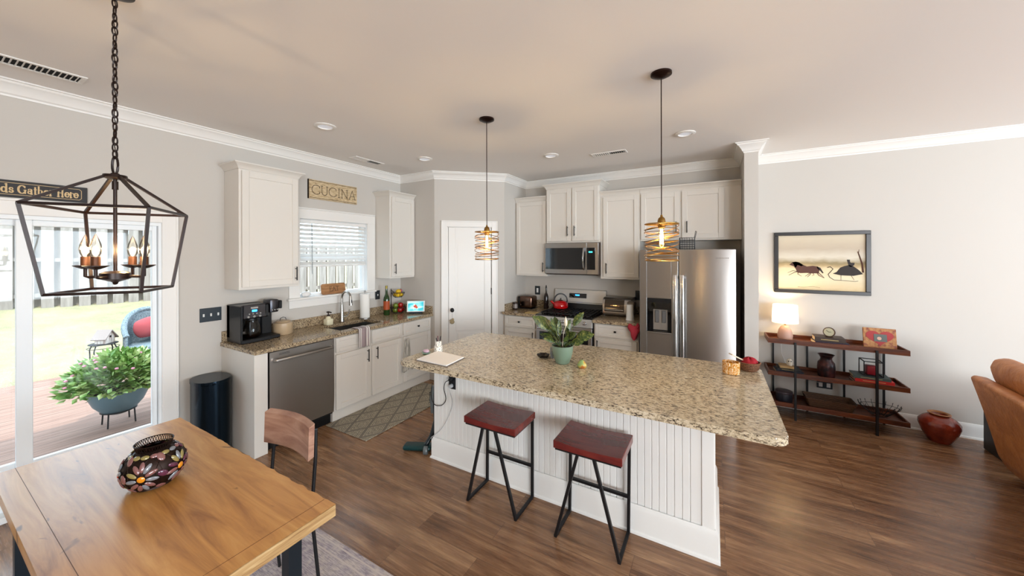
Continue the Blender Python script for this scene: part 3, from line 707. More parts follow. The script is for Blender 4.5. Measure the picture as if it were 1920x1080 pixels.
# soap
M_cream = mat('cream_ceramic', '#ddd6b8', .3)
sp = thing('soap_dispenser', 'square cream soap bottle with a dark pump beside the faucet', 'soap dispenser', (-3.83, 2.475, .914))
MB().box(-3.868, -3.792, 2.437, 2.513, .9145, .985, .01, 2).build('bottle', M_cream, sp)
MB().lathe([(.03, .985), (.024, 1.0), (.016, 1.008), (.016, 1.015)], (-3.83, 2.475, 0), 20).build('neck', M_cream, sp)
mb = MB(); mb.lathe([(0, 1.015), (.017, 1.015), (.017, 1.03), (.006, 1.032), (.006, 1.058), (0, 1.058)], (-3.83, 2.475, 0), 16); mb.tube([(-3.845, 2.465, 1.058), (-3.83, 2.475, 1.062), (-3.795, 2.49, 1.055)], .007, 8); mb.build('pump', M_bronze, sp)
# faucet
fc = thing('faucet', 'tall gooseneck pull-down kitchen faucet in brushed nickel', 'faucet', (-3.845, 2.655, .914))
M_nick = mat('brushed_nickel', '#b3b1ac', .25, 1.0)
mb = MB(); mb.cyl((-3.845, 2.655, .9145), (-3.845, 2.655, .935), .030, seg=24, bev=.003); mb.cyl((-3.845, 2.655, .93), (-3.845, 2.655, 1.12), .026, .016, seg=24)
R_ = .082; pts = [(-3.845, 2.655, 1.11), (-3.845, 2.655, 1.18)]+[(-3.845+R_-R_*math.cos(a)*1.0, 2.655+.0*a, 1.20+R_*math.sin(a)) for a in [PI*i/14 for i in range(13)]]
mb.tube(pts, .0125, 12); mb.build('spout', M_nick, fc)
e = Vector(pts[-1]); mb = MB(); mb.cyl(e, e+Vector((.004, 0, -.045)), .0135, .018, seg=18); mb.cyl(e+Vector((.004, 0, -.045)), e+Vector((.010, 0, -.11)), .018, .021, seg=18)
hd = mb.build('spray_head', M_nick, fc)
MB().box(e.x+.02, e.x+.027, 2.648, 2.662, e.z-.085, e.z-.045, .002).build('spray_button', M_blackp, hd)
MB().tube([(-3.845, 2.68, .975), (-3.835, 2.71, .98), (-3.82, 2.73, 1.01), (-3.815, 2.735, 1.06)], .007, 10).build('lever_handle', M_nick, fc)
# paper towel
pt = thing('paper_towel_holder', 'upright white paper towel roll on a holder behind the sink', 'paper towel', (-3.80, 2.94, .914))
mb = MB(); mb.cyl((-3.80, 2.94, .9145), (-3.80, 2.94, .928), .066, seg=28); mb.cyl((-3.80, 2.94, .928), (-3.80, 2.94, 1.25), .006); mb.sph((-3.80, 2.94, 1.258), .013); mb.build('holder', M_steeld, pt)
MB().lathe([(.02, .93), (.056, .93), (.058, .934), (.058, 1.222), (.056, 1.226), (.02, 1.226)], (-3.80, 2.94, 0), 36, closed=True).build('paper_roll', mat('paper_white', '#e9e7e2', .9), pt)
# wine bottle
wb = thing('oil_bottle', 'green wine bottle with an orange label beside the fruit basket', 'bottle', (-3.785, 3.265, .914))
MB().lathe([(0, .9145), (.038, .9145), (.04, .92), (.04, 1.12), (.034, 1.15), (.016, 1.19), (.0145, 1.28), (0, 1.28)], (-3.785, 3.265, 0), 28).build('glass', mat('green_bottle', '#1d3a14', .08, spec=.7), wb)
MB().lathe([(.0405, .985), (.0405, 1.10)], (-3.785, 3.265, 0), 28).build('paper_label', mat('orange_label', '#a5481d', .5), wb)
MB().lathe([(0, 1.302), (.0155, 1.302), (.0155, 1.262), (.0148, 1.262)], (-3.785, 3.265, 0), 18).build('cap', mat('gold_cap', '#8b7c38', .4, .6), wb)
# fruit basket
fb = thing('fruit_basket', 'two-tier black wire fruit basket stand in the counter corner', 'fruit basket', (-3.79, 3.46, .914))
mb = MB(); bx, by = -3.79, 3.47
def ringp(cx, cy, z, r, n=28): return [(cx+r*math.cos(2*PI*i/n), cy+r*math.sin(2*PI*i/n), z) for i in range(n)]
def wire_bowl(mb, cx, cy, z, r, h, rb, n=14, t=.0022):
    mb.tube(ringp(cx, cy, z+h, r), t*1.4, 6, True); mb.tube(ringp(cx, cy, z+.002, rb), t*1.2, 6, True)
    for i in range(n):
        a = 2*PI*i/n; mb.tube([(cx+(rb+(r-rb)*s**.6)*math.cos(a), cy+(rb+(r-rb)*s**.6)*math.sin(a), z+.002+h*s) for s in (0, .3, .65, 1)], t, 5)
wire_bowl(mb, bx, by, .918, .105, .07, .06); wire_bowl(mb, bx, by, 1.125, .088, .065, .045)
mb.tube([(bx-.105, by-.02, .92), (bx-.115, by-.02, 1.0), (bx-.115, by-.02, 1.16), (bx-.115, by-.02, 1.24)], .005, 8)
mb.tube([(bx-.115, by-.02, 1.22), (bx-.085, by, 1.19)], .004, 6); mb.tube([(bx-.115, by-.02, .95), (bx-.09, by, .985)], .004, 6)
mb.build('wire_frame', M_black, fb)
def fruit(name, label, c, loc, r, sc=(1, 1, 1), group=None, rot=None, stem=True):
    t = thing(name, label, name.replace('_', ' '), (loc[0], loc[1], loc[2]-r*sc[2]), group)
    pr = [(0, -.82*r), (.25*r, -.93*r), (.6*r, -.8*r), (.93*r, -.35*r), (r, .1*r), (.85*r, .62*r), (.45*r, .9*r), (.15*r, .86*r), (0, .74*r)]
    if name in ('lemon', 'banana'):
        MB().sph(loc, r, sc, rot).build('skin', c, t)
    else:
        MB().lathe([(a*sc[0], b*sc[2]) for a, b in pr], loc, 20).build('skin', c, t)
        MB().tube([(loc[0], loc[1], loc[2]+.72*r), (loc[0]+.003, loc[1], loc[2]+1.05*r)], .0018, 6).build('stem', M_bronze, t)
    return t
M_red = mat('apple_red', '#9e1a17', .25); M_grn = mat('apple_green', '#6d7f2a', .25); M_yel = mat('lemon_yellow', '#d8b01c', .4)
fruit('apple', 'red apple in front of the lower basket tier, nearest the counter edge', M_red, (bx+.045, by-.01, .957), .036)
fruit('apple', 'red apple in the lower basket next to the corner wall', M_red, (bx+.01, by+.055, .957), .036)
fruit('apple', 'red apple heaped on top of the others in the lower basket', M_red, (bx+.022, by+.022, 1.018), .037)
fruit('apple', 'green apple in the lower basket beside the bottle', M_grn, (bx+.0, by-.052, .957), .036)
fruit('apple', 'green apple on top of the pile in the lower basket', M_grn, (bx-.01, by-.035, 1.015), .034)
for i, (dx, dy, dz, lb) in enumerate(((.032, -.028, .037, 'yellow lemon at the front of the upper basket tier'), (.02, .035, .037, 'yellow lemon in the upper basket nearest the corner wall'), (-.035, -.01, .037, 'yellow lemon at the back of the upper basket'), (.005, 0.0, .085, 'yellow lemon on top of the pile in the upper basket'))):
    fruit('lemon', lb, M_yel, (bx+dx, by+dy, 1.125+dz), .028, (1, 1.3, 1), rot=Euler((0, 0, i*.9)).to_matrix())
fruit('onion', 'small pink onion in the upper basket by the corner', mat('onion_pink', '#a8506a', .4), (bx-.01, by+.05, 1.125+.088), .024)
# smart display
sd = thing('smart_display', 'small smart display with a bright blue screen by the pantry corner', 'smart display', (-3.52, 3.53, .914), rz=math.radians(38))
R = Matrix.Translation((0, 0, .022)) @ Matrix.Rotation(math.radians(-14), 4, 'X')
mb = MB(); mb.box(-.085, .085, -.015, .07, .0005, .022, .008); mb.build('foot', mat('slate_fabric', '#28333f', .8), sd, world=False)
mb = MB(); mb.box(-.118, .118, -.012, .0, 0, .150, .004, m=R); mb.build('bezel', M_white, sd, world=False)
scm = mat('screen_teal', '#2aa7b8', .3, emit='#3fc1cc', es=.4)
n_ = noise(scm, coords(scm, (3, 3, 9), kind='Object'), 2.0, 1); c_ = ramp(scm, n_.outputs[0], [(.40, '#bfe6e2'), (.50, '#6ccfd8'), (.60, '#34aebe')]); setc(scm, c_); setc(scm, c_, 'Emission Color')
scr = MB().box(-.102, .102, -.0135, -.0122, .012, .138, m=R).build('screen', scm, sd, world=False, smooth=False)
mb = MB(); mb.cyl((-.008, -.014, .078), (-.008, -.0143, .078), .022, seg=20, m=R); mb.cyl((.012, -.014, .060), (.012, -.0145, .060), .016, seg=20, m=R); mb.build('picture_shape', mat('screen_red', '#a8402d', .4, emit='#a8402d', es=.6), scr, world=False)
mb = MB(); mb.cyl((-.02, -.0145, .096), (-.02, -.0150, .096), .010, seg=16, m=R); mb.box(-.03, -.024, -.015, -.0145, .03, .06, m=R); mb.box(.016, .022, -.015, -.0145, .03, .05, m=R); mb.build('picture_shape', mat('screen_white', '#e8e8e8', .4, emit='#e8e8e8', es=.6), scr, world=False)
# outlets and switches
def plate(fr, name, label, u0, u1, v0, v1, n, cat, toggles=True, group=None):
    t = thing(name, label, cat, fr @ Vector(((u0+u1)/2, .003, (v0+v1)/2)), group)
    MB(fr).box(u0, u1, .0005, .006, v0, v1, .002).build('plate', M_navy, t)
    for i in range(n):
        u = u0+(u1-u0)*(i+.5)/n; vm = (v0+v1)/2
        if toggles: MB(fr).box(u-.006, u+.006, .006, .014, vm-.014, vm+.012, .002).build('toggle', M_white, t)
        else: MB(fr).box(u-.016, u+.016, .006, .008, vm-min(.034, (v1-v0)*.3), vm+min(.034, (v1-v0)*.3), .002).build('socket', M_white if toggles is None else M_blackp, t)
    return t
plate(FR_L, 'light_switch', 'dark triple light switch plate between patio door and counter', 1.348, 1.508, 1.118, 1.241, 3, 'light switch')
plate(FR_L, 'light_switch', 'dark single switch plate on the wall beside the paper towels', 3.215, 3.290, 1.112, 1.232, 1, 'light switch')
plate(FR_B, 'outlet', 'dark outlet plate on the wall above the toaster', -2.412, -2.325, 1.092, 1.225, 1, 'outlet', None)
plate(FR_B, 'outlet', 'dark outlet plate on the wall behind the toaster oven, near the fridge', -.915, -.845, 1.10, 1.225, 1, 'outlet', False)
# signs
cu = thing('wooden_sign', 'weathered cream wooden sign reading CUCINA above the sink window', 'sign', (WL+.01, 2.617, 2.35))
msig = mat('cream_sign_paint', '#bfa986', .7); n_ = noise(msig, coords(msig, (1, 3, 12)), 5, 5, .7); setc(msig, ramp(msig, n_.outputs[0], [(.3, '#6b5132'), (.42, '#b49c77'), (.6, '#cfbb98')]))
MB(FR_L).box(2.308, 2.926, .001, .02, 2.35, 2.568, .002).build('board', msig, cu)
M_sigd = mat('sign_dark_paint', '#3a2b1d', .7)
mb = MB(FR_L); w_ = .0205
for a in ((2.32, 2.915, 2.552, 2.557), (2.32, 2.915, 2.361, 2.366)): mb.box(a[0], a[1], .02, w_, a[2], a[3])
mb.box(2.308, 2.314, .0, w_+.001, 2.35, 2.568)
mb.build('border_line', M_sigd, cu, smooth=False)
def stroke(mb, pts, t, w0, w1):
    for (a, b_), (c, d) in zip(pts, pts[1:]):
        L = math.hypot(c-a, d-b_); ang = math.atan2(d-b_, c-a)
        m_ = Matrix.Translation((a, 0, b_)) @ Matrix.Rotation(-ang, 4, 'Y'); mb.box(-t/2, L+t/2, w0, w1, -t/2, t/2, m=m_)
def glyph(ch, x, y, h):
    G = {'C': [arc(.45, .5, .5, .75, 2*PI-.75, 14), [(.82, .72), (.82, .88)], [(.82, .28), (.82, .12)]],
         'U': [[(.1, 1), (.1, .35)]+[(.1+.3-.3*math.cos(a), .33-.33*math.sin(a)) for a in [PI*i/8 for i in range(9)]]+[(.7, 1)], [(0, 1), (.2, 1)], [(.6, 1), (.8, 1)]],
         'I': [[(.2, 0), (.2, 1)], [(.08, 0), (.32, 0)], [(.08, 1), (.32, 1)]],
         'N': [[(.1, 0), (.1, 1), (.75, 0), (.75, 1)], [(0, 0), (.2, 0)], [(0, 1), (.12, 1)], [(.65, 1), (.85, 1)]],
         'A': [[(.05, 0), (.42, 1), (.8, 0)], [(.18, .38), (.68, .38)], [(-.05, 0), (.15, 0)], [(.7, 0), (.9, 0)]],
         'E': [[(.1, 0), (.1, 1)], [(.1, 1), (.55, 1), (.55, .9)], [(.1, .52), (.45, .52)], [(.1, 0), (.6, 0), (.6, .1)]],
         'T': [[(.35, 0), (.35, 1)], [(0, .9), (0, 1), (.7, 1), (.7, .9)], [(.25, 0), (.45, 0)]]}
    return [[(x+px*h, y+py*h) for px, py in s] for s in G[ch]]
ADV = dict(C=.98, U=.98, I=.48, N=1.02, A=.95, E=.75, T=.75)
def word(fr, s, u, v, h, t, w, name, m_, parent):
    mb = MB(fr)
    for ch in s:
        for st in glyph(ch, u, v, h): stroke(mb, st, t, w, w+.0008)
        u += ADV[ch]*h
    return mb.build(name, m_, parent, smooth=False)
word(FR_L, 'CUCINA', 2.352, 2.405, .104, .006, .0202, 'lettering', M_sigd, cu)
gs = thing('wooden_sign', 'black sign with gold serif lettering above the patio door', 'sign', (WL+.01, .1, 2.09))
MB(FR_L).box(-.62, .703, .001, .018, 2.094, 2.203, .002).build('board', mat('sign_black', '#150f10', .5), gs)
M_gold = mat('sign_gold', '#cbb083', .6)
mb = MB(FR_L)
for v in (2.186, 2.111): mb.box(-.58, .665, .018, .0188, v-.0015, v+.0015)
for u in (-.59, .675): mb.box(u-.0015, u+.0015, .018, .0188, 2.122, 2.176)
for (a, b_) in (((.665, 2.186), (.675, 2.176)), ((.675, 2.121), (.665, 2.111))): stroke(mb, [a, b_], .003, .018, .0188)
mb.build('border_line', M_gold, gs, smooth=False)
# bold serif lettering built stroke by stroke: thick stems, thin hairlines, slab feet
LC = [0]
def dep(): LC[0] = (LC[0]+1) % 97; return .0186+.000007*LC[0]
def fat(mb, pts, t): stroke(mb, pts, t, .018, dep())
def ser(mb, x, y, w): mb.box(x-w/2, x+w/2, .018, dep(), y-.0022, y+.0022)
def bowl(mb, cx, cy, rx, ry, a0, a1, tk, n=14):
    for i in range(n):
        p = [(cx+rx*math.cos(a0+(a1-a0)*(i+k)/n), cy+ry*math.sin(a0+(a1-a0)*(i+k)/n)) for k in (0, 1)]
        am = a0+(a1-a0)*(i+.5)/n; stroke(mb, p, tk*(.35+.75*abs(math.cos(am))), .018, dep())
def serif_text(mb, s, u, v, h):
    xh = h*.66
    for ch in s:
        T_ = h*.20
        if ch == ' ': u += h*.38; continue
        if ch == 'd': bowl(mb, u+xh*.42, v+xh*.5, xh*.36, xh*.46, 0, 2*PI, T_); fat(mb, [(u+xh*.80, v), (u+xh*.80, v+h*1.02)], T_); ser(mb, u+xh*.9, v, xh*.45); ser(mb, u+xh*.7, v+h*1.02, xh*.4); u += xh*1.18
        elif ch == 's': bowl(mb, u+xh*.36, v+xh*.72, xh*.24, xh*.22, .3, PI*1.5, T_*.8, 8); bowl(mb, u+xh*.36, v+xh*.26, xh*.26, xh*.24, PI*.5, -PI*.9, T_*.9, 8); u += xh*.85
        elif ch == 'G': bowl(mb, u+h*.42, v+h*.5, h*.38, h*.5, .75, 2*PI-.6, T_*1.1, 18); fat(mb, [(u+h*.76, v+h*.05), (u+h*.76, v+h*.42)], T_*.9); ser(mb, u+h*.74, v+h*.43, h*.34); fat(mb, [(u+h*.74, v+h*.72), (u+h*.74, v+h*.95)], T_*.4); u += h*1.0
        elif ch == 'a': bowl(mb, u+xh*.36, v+xh*.30, xh*.26, xh*.26, 0, 2*PI, T_*.8, 10); fat(mb, [(u+xh*.64, v+xh*.02), (u+xh*.64, v+xh*.78)], T_); bowl(mb, u+xh*.40, v+xh*.74, xh*.26, xh*.22, .2, PI*.95, T_*.6, 8); ser(mb, u+xh*.74, v, xh*.3); u += xh*.98
        elif ch == 't': fat(mb, [(u+xh*.28, v+xh*.08), (u+xh*.28, v+xh*1.3)], T_); ser(mb, u+xh*.30, v+xh*.95, xh*.55); ser(mb, u+xh*.40, v+.001, xh*.34); u += xh*.66
        elif ch in 'hn': fat(mb, [(u+xh*.2, v), (u+xh*.2, v+(h*1.02 if ch == 'h' else xh))], T_); fat(mb, [(u+xh*.74, v), (u+xh*.74, v+xh*.68)], T_); bowl(mb, u+xh*.48, v+xh*.66, xh*.26, xh*.30, 0, PI, T_*.5, 8); ser(mb, u+xh*.2, v, xh*.42); ser(mb, u+xh*.74, v, xh*.42); u += xh*1.1
        elif ch == 'e': bowl(mb, u+xh*.42, v+xh*.5, xh*.34, xh*.46, .05, 2*PI-.75, T_, 14); ser(mb, u+xh*.45, v+xh*.54, xh*.6); u += xh*.88
        elif ch == 'r': fat(mb, [(u+xh*.2, v), (u+xh*.2, v+xh)], T_); bowl(mb, u+xh*.46, v+xh*.68, xh*.24, xh*.26, .3, PI, T_*.6, 6); ser(mb, u+xh*.24, v, xh*.46); u += xh*.78
        elif ch == 'i': fat(mb, [(u+xh*.2, v), (u+xh*.2, v+xh*.9)], T_); fat(mb, [(u+xh*.2, v+xh*1.25), (u+xh*.2, v+xh*1.3)], T_); ser(mb, u+xh*.2, v, xh*.42); u += xh*.52
        elif ch in 'HF':
            fat(mb, [(u+h*.16, v), (u+h*.16, v+h)], T_); ser(mb, u+h*.16, v, h*.34); ser(mb, u+h*.16, v+h, h*.34); ser(mb, u+h*.4, v+h*.52, h*.45)
            if ch == 'H': fat(mb, [(u+h*.64, v), (u+h*.64, v+h)], T_); ser(mb, u+h*.64, v, h*.34); ser(mb, u+h*.64, v+h, h*.34); u += h*.92
            else: ser(mb, u+h*.4, v+h, h*.5); u += h*.76
    return u
hh = .050; probe = MB(FR_L); SX = .735; mb = MB(FR_L @ Matrix.Diagonal((SX, 1, 1, 1)))
e1 = serif_text(probe, 'Friends Gather Here', 0, 2.128, hh); probe.bm.free()
sfac = hh
serif_text(mb, 'Friends Gather Here', .662/SX-e1, 2.124, hh)
mb.build('lettering', M_gold, gs, smooth=False)
# board on the window stool
eb = thing('wooden_board', 'small wooden board reading EAT leaning on the window ledge', 'sign', (WL+.0, 2.63, 1.248))
fr2 = FR_L @ Matrix.Translation((0, -.012, 1.2485)) @ Matrix.Rotation(math.radians(9), 4, 'X')
mb = MB(fr2); mb.prism(rrect(2.478, 2.785, 0, .125, .022, 5), -.008, .008, 'y', bev=.002); mb.build('board', M_board, eb)
word(fr2, 'EAT', 2.575, .035, .05, .004, .0083, 'lettering', M_sigd, eb)
pk = thing('ceramic_pumpkin', 'small white ceramic pumpkin on the window ledge beside the cabinet', 'ornament', (WL-.01, 2.29, 1.247))
mb = MB(); mb.grid(lambda a, b_: ((WL+.0)+(.036+.004*abs(math.sin(a*PI*7)))*math.sin(b_*PI)*math.cos(a*2*PI), 2.29+(.046+.005*abs(math.sin(a*PI*7)))*math.sin(b_*PI)*math.sin(a*2*PI), 1.279+.031*math.cos(b_*PI)), 42, 12, close_u=True); mb.build('body', M_white, pk)
MB().tube([(WL, 2.29, 1.305), (WL+.002, 2.29, 1.325), (WL+.006, 2.293, 1.334)], .005, 8).build('stem', mat('stem_tan', '#9a917c', .7), pk)
# towel over the counter edge
M_towel = mat('towel_cloth', '#d8d3cc', .95); v_ = coords(M_towel, (1, 1, 1))
sx_ = M_towel.node_tree.nodes.new('ShaderNodeSeparateXYZ'); M_towel.node_tree.links.new(v_, sx_.inputs[0])
wv = M_towel.node_tree.nodes.new('ShaderNodeMath'); wv.operation = 'ABSOLUTE'; M_towel.node_tree.links.new(sx_.outputs['Y'], wv.inputs[0])
setc(M_towel, ramp(M_towel, wv.outputs[0], [(0, '#97888a'), (.026, '#97888a'), (.028, '#dcd8d2'), (.040, '#dcd8d2'), (.042, '#8f7f80'), (.050, '#8f7f80'), (.052, '#dcd8d2'), (.064, '#dcd8d2'), (.066, '#8a7a7c')], 'CONSTANT'))
mb = MB()
def tw(a, b_):
    y = 2.555+(a-.5)*.155*(1-.12*b_); s = b_*.40; fold = .005*math.sin(a*14+1)*min(1, b_*2.2)
    if s < .105: return (-3.425+s, y, .9185+.002*math.sin(a*9))
    return (-3.3165+.004+fold, y, .9185-(s-.105)*.70)
mb.grid(tw, 24, 20); tw_o = mb.build('dish_towel', M_towel, solid=.004); tag(tw_o, 'striped grey and white dish towel hanging over the counter edge', 'towel')
mb = MB()
def tw2(a, b_):
    return (-3.322+.020+.010*math.sin(a*11+b_*2), 3.17+(a-.5)*(.08+.09*b_), .66-.38*b_-.02*math.sin(a*7))
mb.grid(tw2, 20, 14); M_lin = mat('grey_linen', '#a9a59c', .95)
n_ = noise(M_lin, coords(M_lin, (1, 14, 2)), 4, 3); setc(M_lin, ramp(M_lin, n_.outputs[0], [(.4, '#8f8c84'), (.6, '#cfcac0')]))
o = mb.build('dish_towel', M_lin, solid=.005); tag(o, 'grey floral dish towel hanging from the cabinet door by the island', 'towel')

# ================================================================== back counter
ts = thing('toaster', 'small dark chrome toaster on the counter beside the pantry wall', 'toaster', (-2.40, 4.72, .914))
MB().box(-2.515, -2.305, 4.62, 4.82, .921, 1.098, .03, 4).build('body', mat('toaster_steel', '#6d5548', .22, 1.0), ts)
mb = MB(); mb.box(-2.535, -2.505, 4.622, 4.818, .9145, 1.09, .012, 2); mb.box(-2.535, -2.30, 4.63, 4.81, .9145, .921); mb.build('end_cap', M_blackp, ts)
MB().cyl((-2.50, 4.62, 0.965), (-2.50, 4.612, 0.965), .013, seg=16).build('dial', M_chrome, ts)
mb = MB()
for y in (4.685, 4.755): mb.box(-2.47, -2.34, y-.010, y+.010, 1.0982, 1.0988)
mb.build('slot', M_blackp, ts)
for nm, x, y in (('coffee_canister', -2.512, 4.50),):
    t = thing(nm, 'small dark canister at the counter end by the pantry door', 'canister', (x, y, .914))
    MB().lathe([(0, .9145), (.036, .9145), (.038, .92), (.038, 1.01), (.034, 1.018), (0, 1.018)], (x, y, 0), 24).build('body', mat('dark_canister', '#372c28', .3, .5), t)
    MB().lathe([(.0385, .935), (.0385, .995)], (x, y, 0), 24).build('band', mat('canister_band', '#8d8682', .4, .3), t)
ob = thing('oil_bottle', 'slim dark brown bottle standing beside the stove', 'bottle', (-2.145, 4.78, .914))
MB().lathe([(0, .9145), (.032, .9145), (.034, .92), (.034, 1.09), (.026, 1.12), (.013, 1.15), (.012, 1.22), (0, 1.22)], (-2.145, 4.78, 0), 24).build('glass', mat('brown_bottle', '#1c1210', .12), ob)
MB().lathe([(.013, 1.221), (.010, 1.24), (.004, 1.262), (0, 1.262)], (-2.145, 4.78, 0), 14).build('spout', M_black, ob)
cbd = MB().box(-2.235, -2.075, 4.262, 4.40, .9145, .923, .002).build('cutting_board', mat('bamboo', '#b59a63', .5)); tag(cbd, 'small light wooden board lying on the counter next to the stove', 'cutting board')
# kettle
kt = thing('tea_kettle', 'red enamel kettle with a black arched handle on the stove', 'kettle', (-1.885, 4.70, .948))
M_enr = mat('red_enamel', '#b30f12', .12, coat=.6)
kc = (-1.885, 4.70, 0)
MB().lathe([(0, .9482), (.085, .9482), (.100, .958), (.106, .985), (.100, 1.020), (.078, 1.048), (.045, 1.060), (0, 1.062)], kc, 36).build('body', M_enr, kt)
mb = MB(); mb.tube([(-1.955, 4.665, 1.005), (-1.985, 4.65, 1.03), (-2.010, 4.637, 1.052)], .018, 14, taper=[1.2, .9, .7]); mb.build('spout', M_enr, kt)
mb = MB(); mb.lathe([(0, 1.062), (.03, 1.062), (.032, 1.067), (.01, 1.072), (.008, 1.083), (.014, 1.09), (0, 1.096)], kc, 20); mb.build('lid_knob', M_blackp, kt)
mb = MB(); pts = [(kc[0]+.082*math.cos(a), kc[1]+.04*math.cos(a), 1.058+.098*math.sin(a)) for a in [-.25+(PI+.5)*i/18 for i in range(19)]]; mb.tube(pts, .009, 10); mb.build('handle', M_blackp, kt)
# toaster oven
to = thing('toaster_oven', 'rounded stainless toaster oven on the counter beside the stove', 'toaster oven', (-1.06, 4.72, .914))
mb = MB(); mb.prism([(4.60, .93), (4.585, .96), (4.592, 1.06), (4.62, 1.125), (4.66, 1.148), (4.90, 1.148), (4.90, .93)], -1.262, -.905, 'x', bev=.004); mb.build('body', M_steel, to)
mb = MB(); mb.prism([(4.588, .975), (4.583, .98), (4.590, 1.062), (4.617, 1.122), (4.635, 1.135), (4.64, 1.13), (4.60, 1.06)], -1.235, -.985, 'x'); mb.build('door_glass', mat('oven_glass', '#4b4238', .08, .6), to)
mb = MB(); mb.cyl((-1.225, 4.572, 1.0), (-.995, 4.572, 1.0), .007); mb.cyl((-1.225, 4.572, 1.0), (-1.225, 4.586, 1.0), .005); mb.cyl((-.995, 4.572, 1.0), (-.995, 4.586, 1.0), .005); mb.build('handle', M_chrome, to)
for z in (.99, 1.05): MB().cyl((-.94, 4.593, z), (-.94, 4.578, z), .016, seg=18).build('dial', M_blackp, to)
mb = MB()
for x in (-1.24, -.93):
    for y in (4.62, 4.86): mb.cyl((x, y, .9145), (x, y, .932), .012)
mb.build('foot', M_blackp, to)
ck = thing('can_opener', 'white upright electric can opener in front of the toaster oven', 'can opener', (-.885, 4.45, .914))
MB().lathe([(0, .9145), (.050, .9145), (.046, .93), (.042, 1.0), (.040, 1.09), (.036, 1.10), (0, 1.102)], (-.885, 4.45, 0), 28).build('body', M_white, ck)
MB().box(-.925, -.835, 4.46, 4.56, 1.03, 1.135, .02, 3).build('top', mat('taupe_plastic', '#5d544c', .4), ck)
# oven mitt hanging at the fridge gap
M_mitt = mat('red_terry', '#a5303c', .95); n_ = noise(M_mitt, coords(M_mitt), 60, 3); bump(M_mitt, n_.outputs[0], .6, .01)
mb = MB()
def mitt(a, b_):
    th = a*2*PI; w = .052*(1-.25*b_)*(.55+.75*math.sin(PI*min(1, .2+b_*.8))); d = .026*(.6+.6*math.sin(PI*b_))
    return (-.790+w*math.cos(th)*(1+.2*math.sin(7*b_+th*2)), 4.215-.012+d*math.sin(th), .905-.165*b_+.012*math.cos(th*2))
mb.grid(mitt, 22, 14, close_u=True); mb.tube([(-.76, 4.19, .87), (-.735, 4.18, .905), (-.745, 4.185, .93), (-.77, 4.19, .88), (-.79, 4.18, .80)], .009, 8)
o = mb.build('oven_mitt', M_mitt); tag(o, 'red fabric oven mitt hanging between counter and refrigerator', 'oven mitt')
# wire basket on the fridge
bk = thing('wire_basket', 'small black wire basket standing on top of the refrigerator', 'basket', (-.25, 4.32, 1.746))
mb = MB(); x0, x1, y0, y1, z0, z1 = -.325, -.178, 4.25, 4.39, 1.748, 1.892
for k in range(7): z = z0+(z1-z0)*k/6; mb.tube([(x0, y0, z), (x1, y0, z), (x1, y1, z), (x0, y1, z)], .0016, 4, True)
for k in range(7):
    x = x0+(x1-x0)*k/6; mb.tube([(x, y0, z1), (x, y0, z0), (x, y1, z0), (x, y1, z1)], .0016, 4)
for k in range(1, 6): y = y0+(y1-y0)*k/6; mb.tube([(x0, y, z1), (x0, y, z0), (x1, y, z0), (x1, y, z1)], .0016, 4)
mb.build('wire_body', M_black, bk)
MB().tube([(x1, y0, z1), (x1+.012, y0, 1.96), (x1+.016, y1, 1.96), (x1, y1, z1)], .003, 6).build('handle', M_black, bk)

# ================================================================== on the island
pl = thing('potted_plant', 'peace lily with variegated leaves in a sea-green ribbed pot', 'potted plant', (-.972, 2.455, .914))
px, py = -.972, 2.455
prof = [(0, .9145), (.046, .9145), (.052, .92)]
for i in range(15): z = .922+.118*i/14; prof.append((.052+.026*math.sin(min(1, (z-.922)/.118*1.1)*PI/2)+(.0012 if i % 2 else 0), z))
prof += [(.079, 1.046), (.073, 1.046), (.072, 1.02), (0, 1.02)]
MB().lathe(prof, (px, py, 0), 40).build('pot', mat('seafoam_glaze', '#6b7f6d', .18, coat=.4), pl)
mb = MB(); mb.lathe([(0, 1.032), (.04, 1.034), (.071, 1.030), (.071, 1.026), (0, 1.026)], (px, py, 0), 24); mb.build('soil', mat('potting_soil', '#1a1410', .95), pl)
M_leaf = mat('variegated_leaf', '#3e5a28', .35); v_ = coords(M_leaf, (1, 1, 1)); n_ = noise(M_leaf, v_, 55, 4, .7, 1.5)
setc(M_leaf, ramp(M_leaf, n_.outputs[0], [(.40, '#16280d'), (.50, '#2f4518'), (.58, '#5c652a'), (.68, '#96904f')])); M_leaf.node_tree.nodes['Principled BSDF'].inputs['Specular IOR Level'].default_value = .6
def leaf(mb, base, tip, w, droop=0.03, stem=.35, n=12, twist=0.0, cup=.25):
    base = Vector(base); tip = Vector(tip); d = tip-base; hor = Vector((d.x, d.y, 0)); hl = max(hor.length, 1e-4)
    side = Vector((-hor.y, hor.x, 0))/hl; side.rotate(Matrix.Rotation(twist, 3, d.normalized()))
    mid = base+d*.5+Vector((0, 0, 1))*(droop+d.length*.22)
    def pt(t): return base*(1-t)**2+mid*2*t*(1-t)+tip*t*t
    mb.tube([pt(stem*i/5) for i in range(6)], .0024, 5)
    b = mb.bm; rows = []
    for i in range(n+1):
        s = i/n; t = stem+(1-stem)*s; p = pt(t); ww = w*(math.sin(PI*s**.8))**.8*(1-.15*s) if 0 < s < 1 else .0004
        tg = (pt(min(1, t+.01))-pt(max(0, t-.01))).normalized(); nrm = side.cross(tg).normalized()
        rows.append([b.verts.new(p+side*ww*k+nrm*(abs(k)*ww*cup+.002*math.sin(s*20+k*2)*abs(k))) for k in (-1, -.5, 0, .5, 1)])
    for r0, r1 in zip(rows, rows[1:]):
        for j in range(4): b.faces.new((r0[j], r0[j+1], r1[j+1], r1[j]))
R_u = Vector((math.cos(YAW), math.sin(YAW), 0)); F_u = Vector((-math.sin(YAW), math.cos(YAW), 0)); pc = Vector((px, py, 1.03))
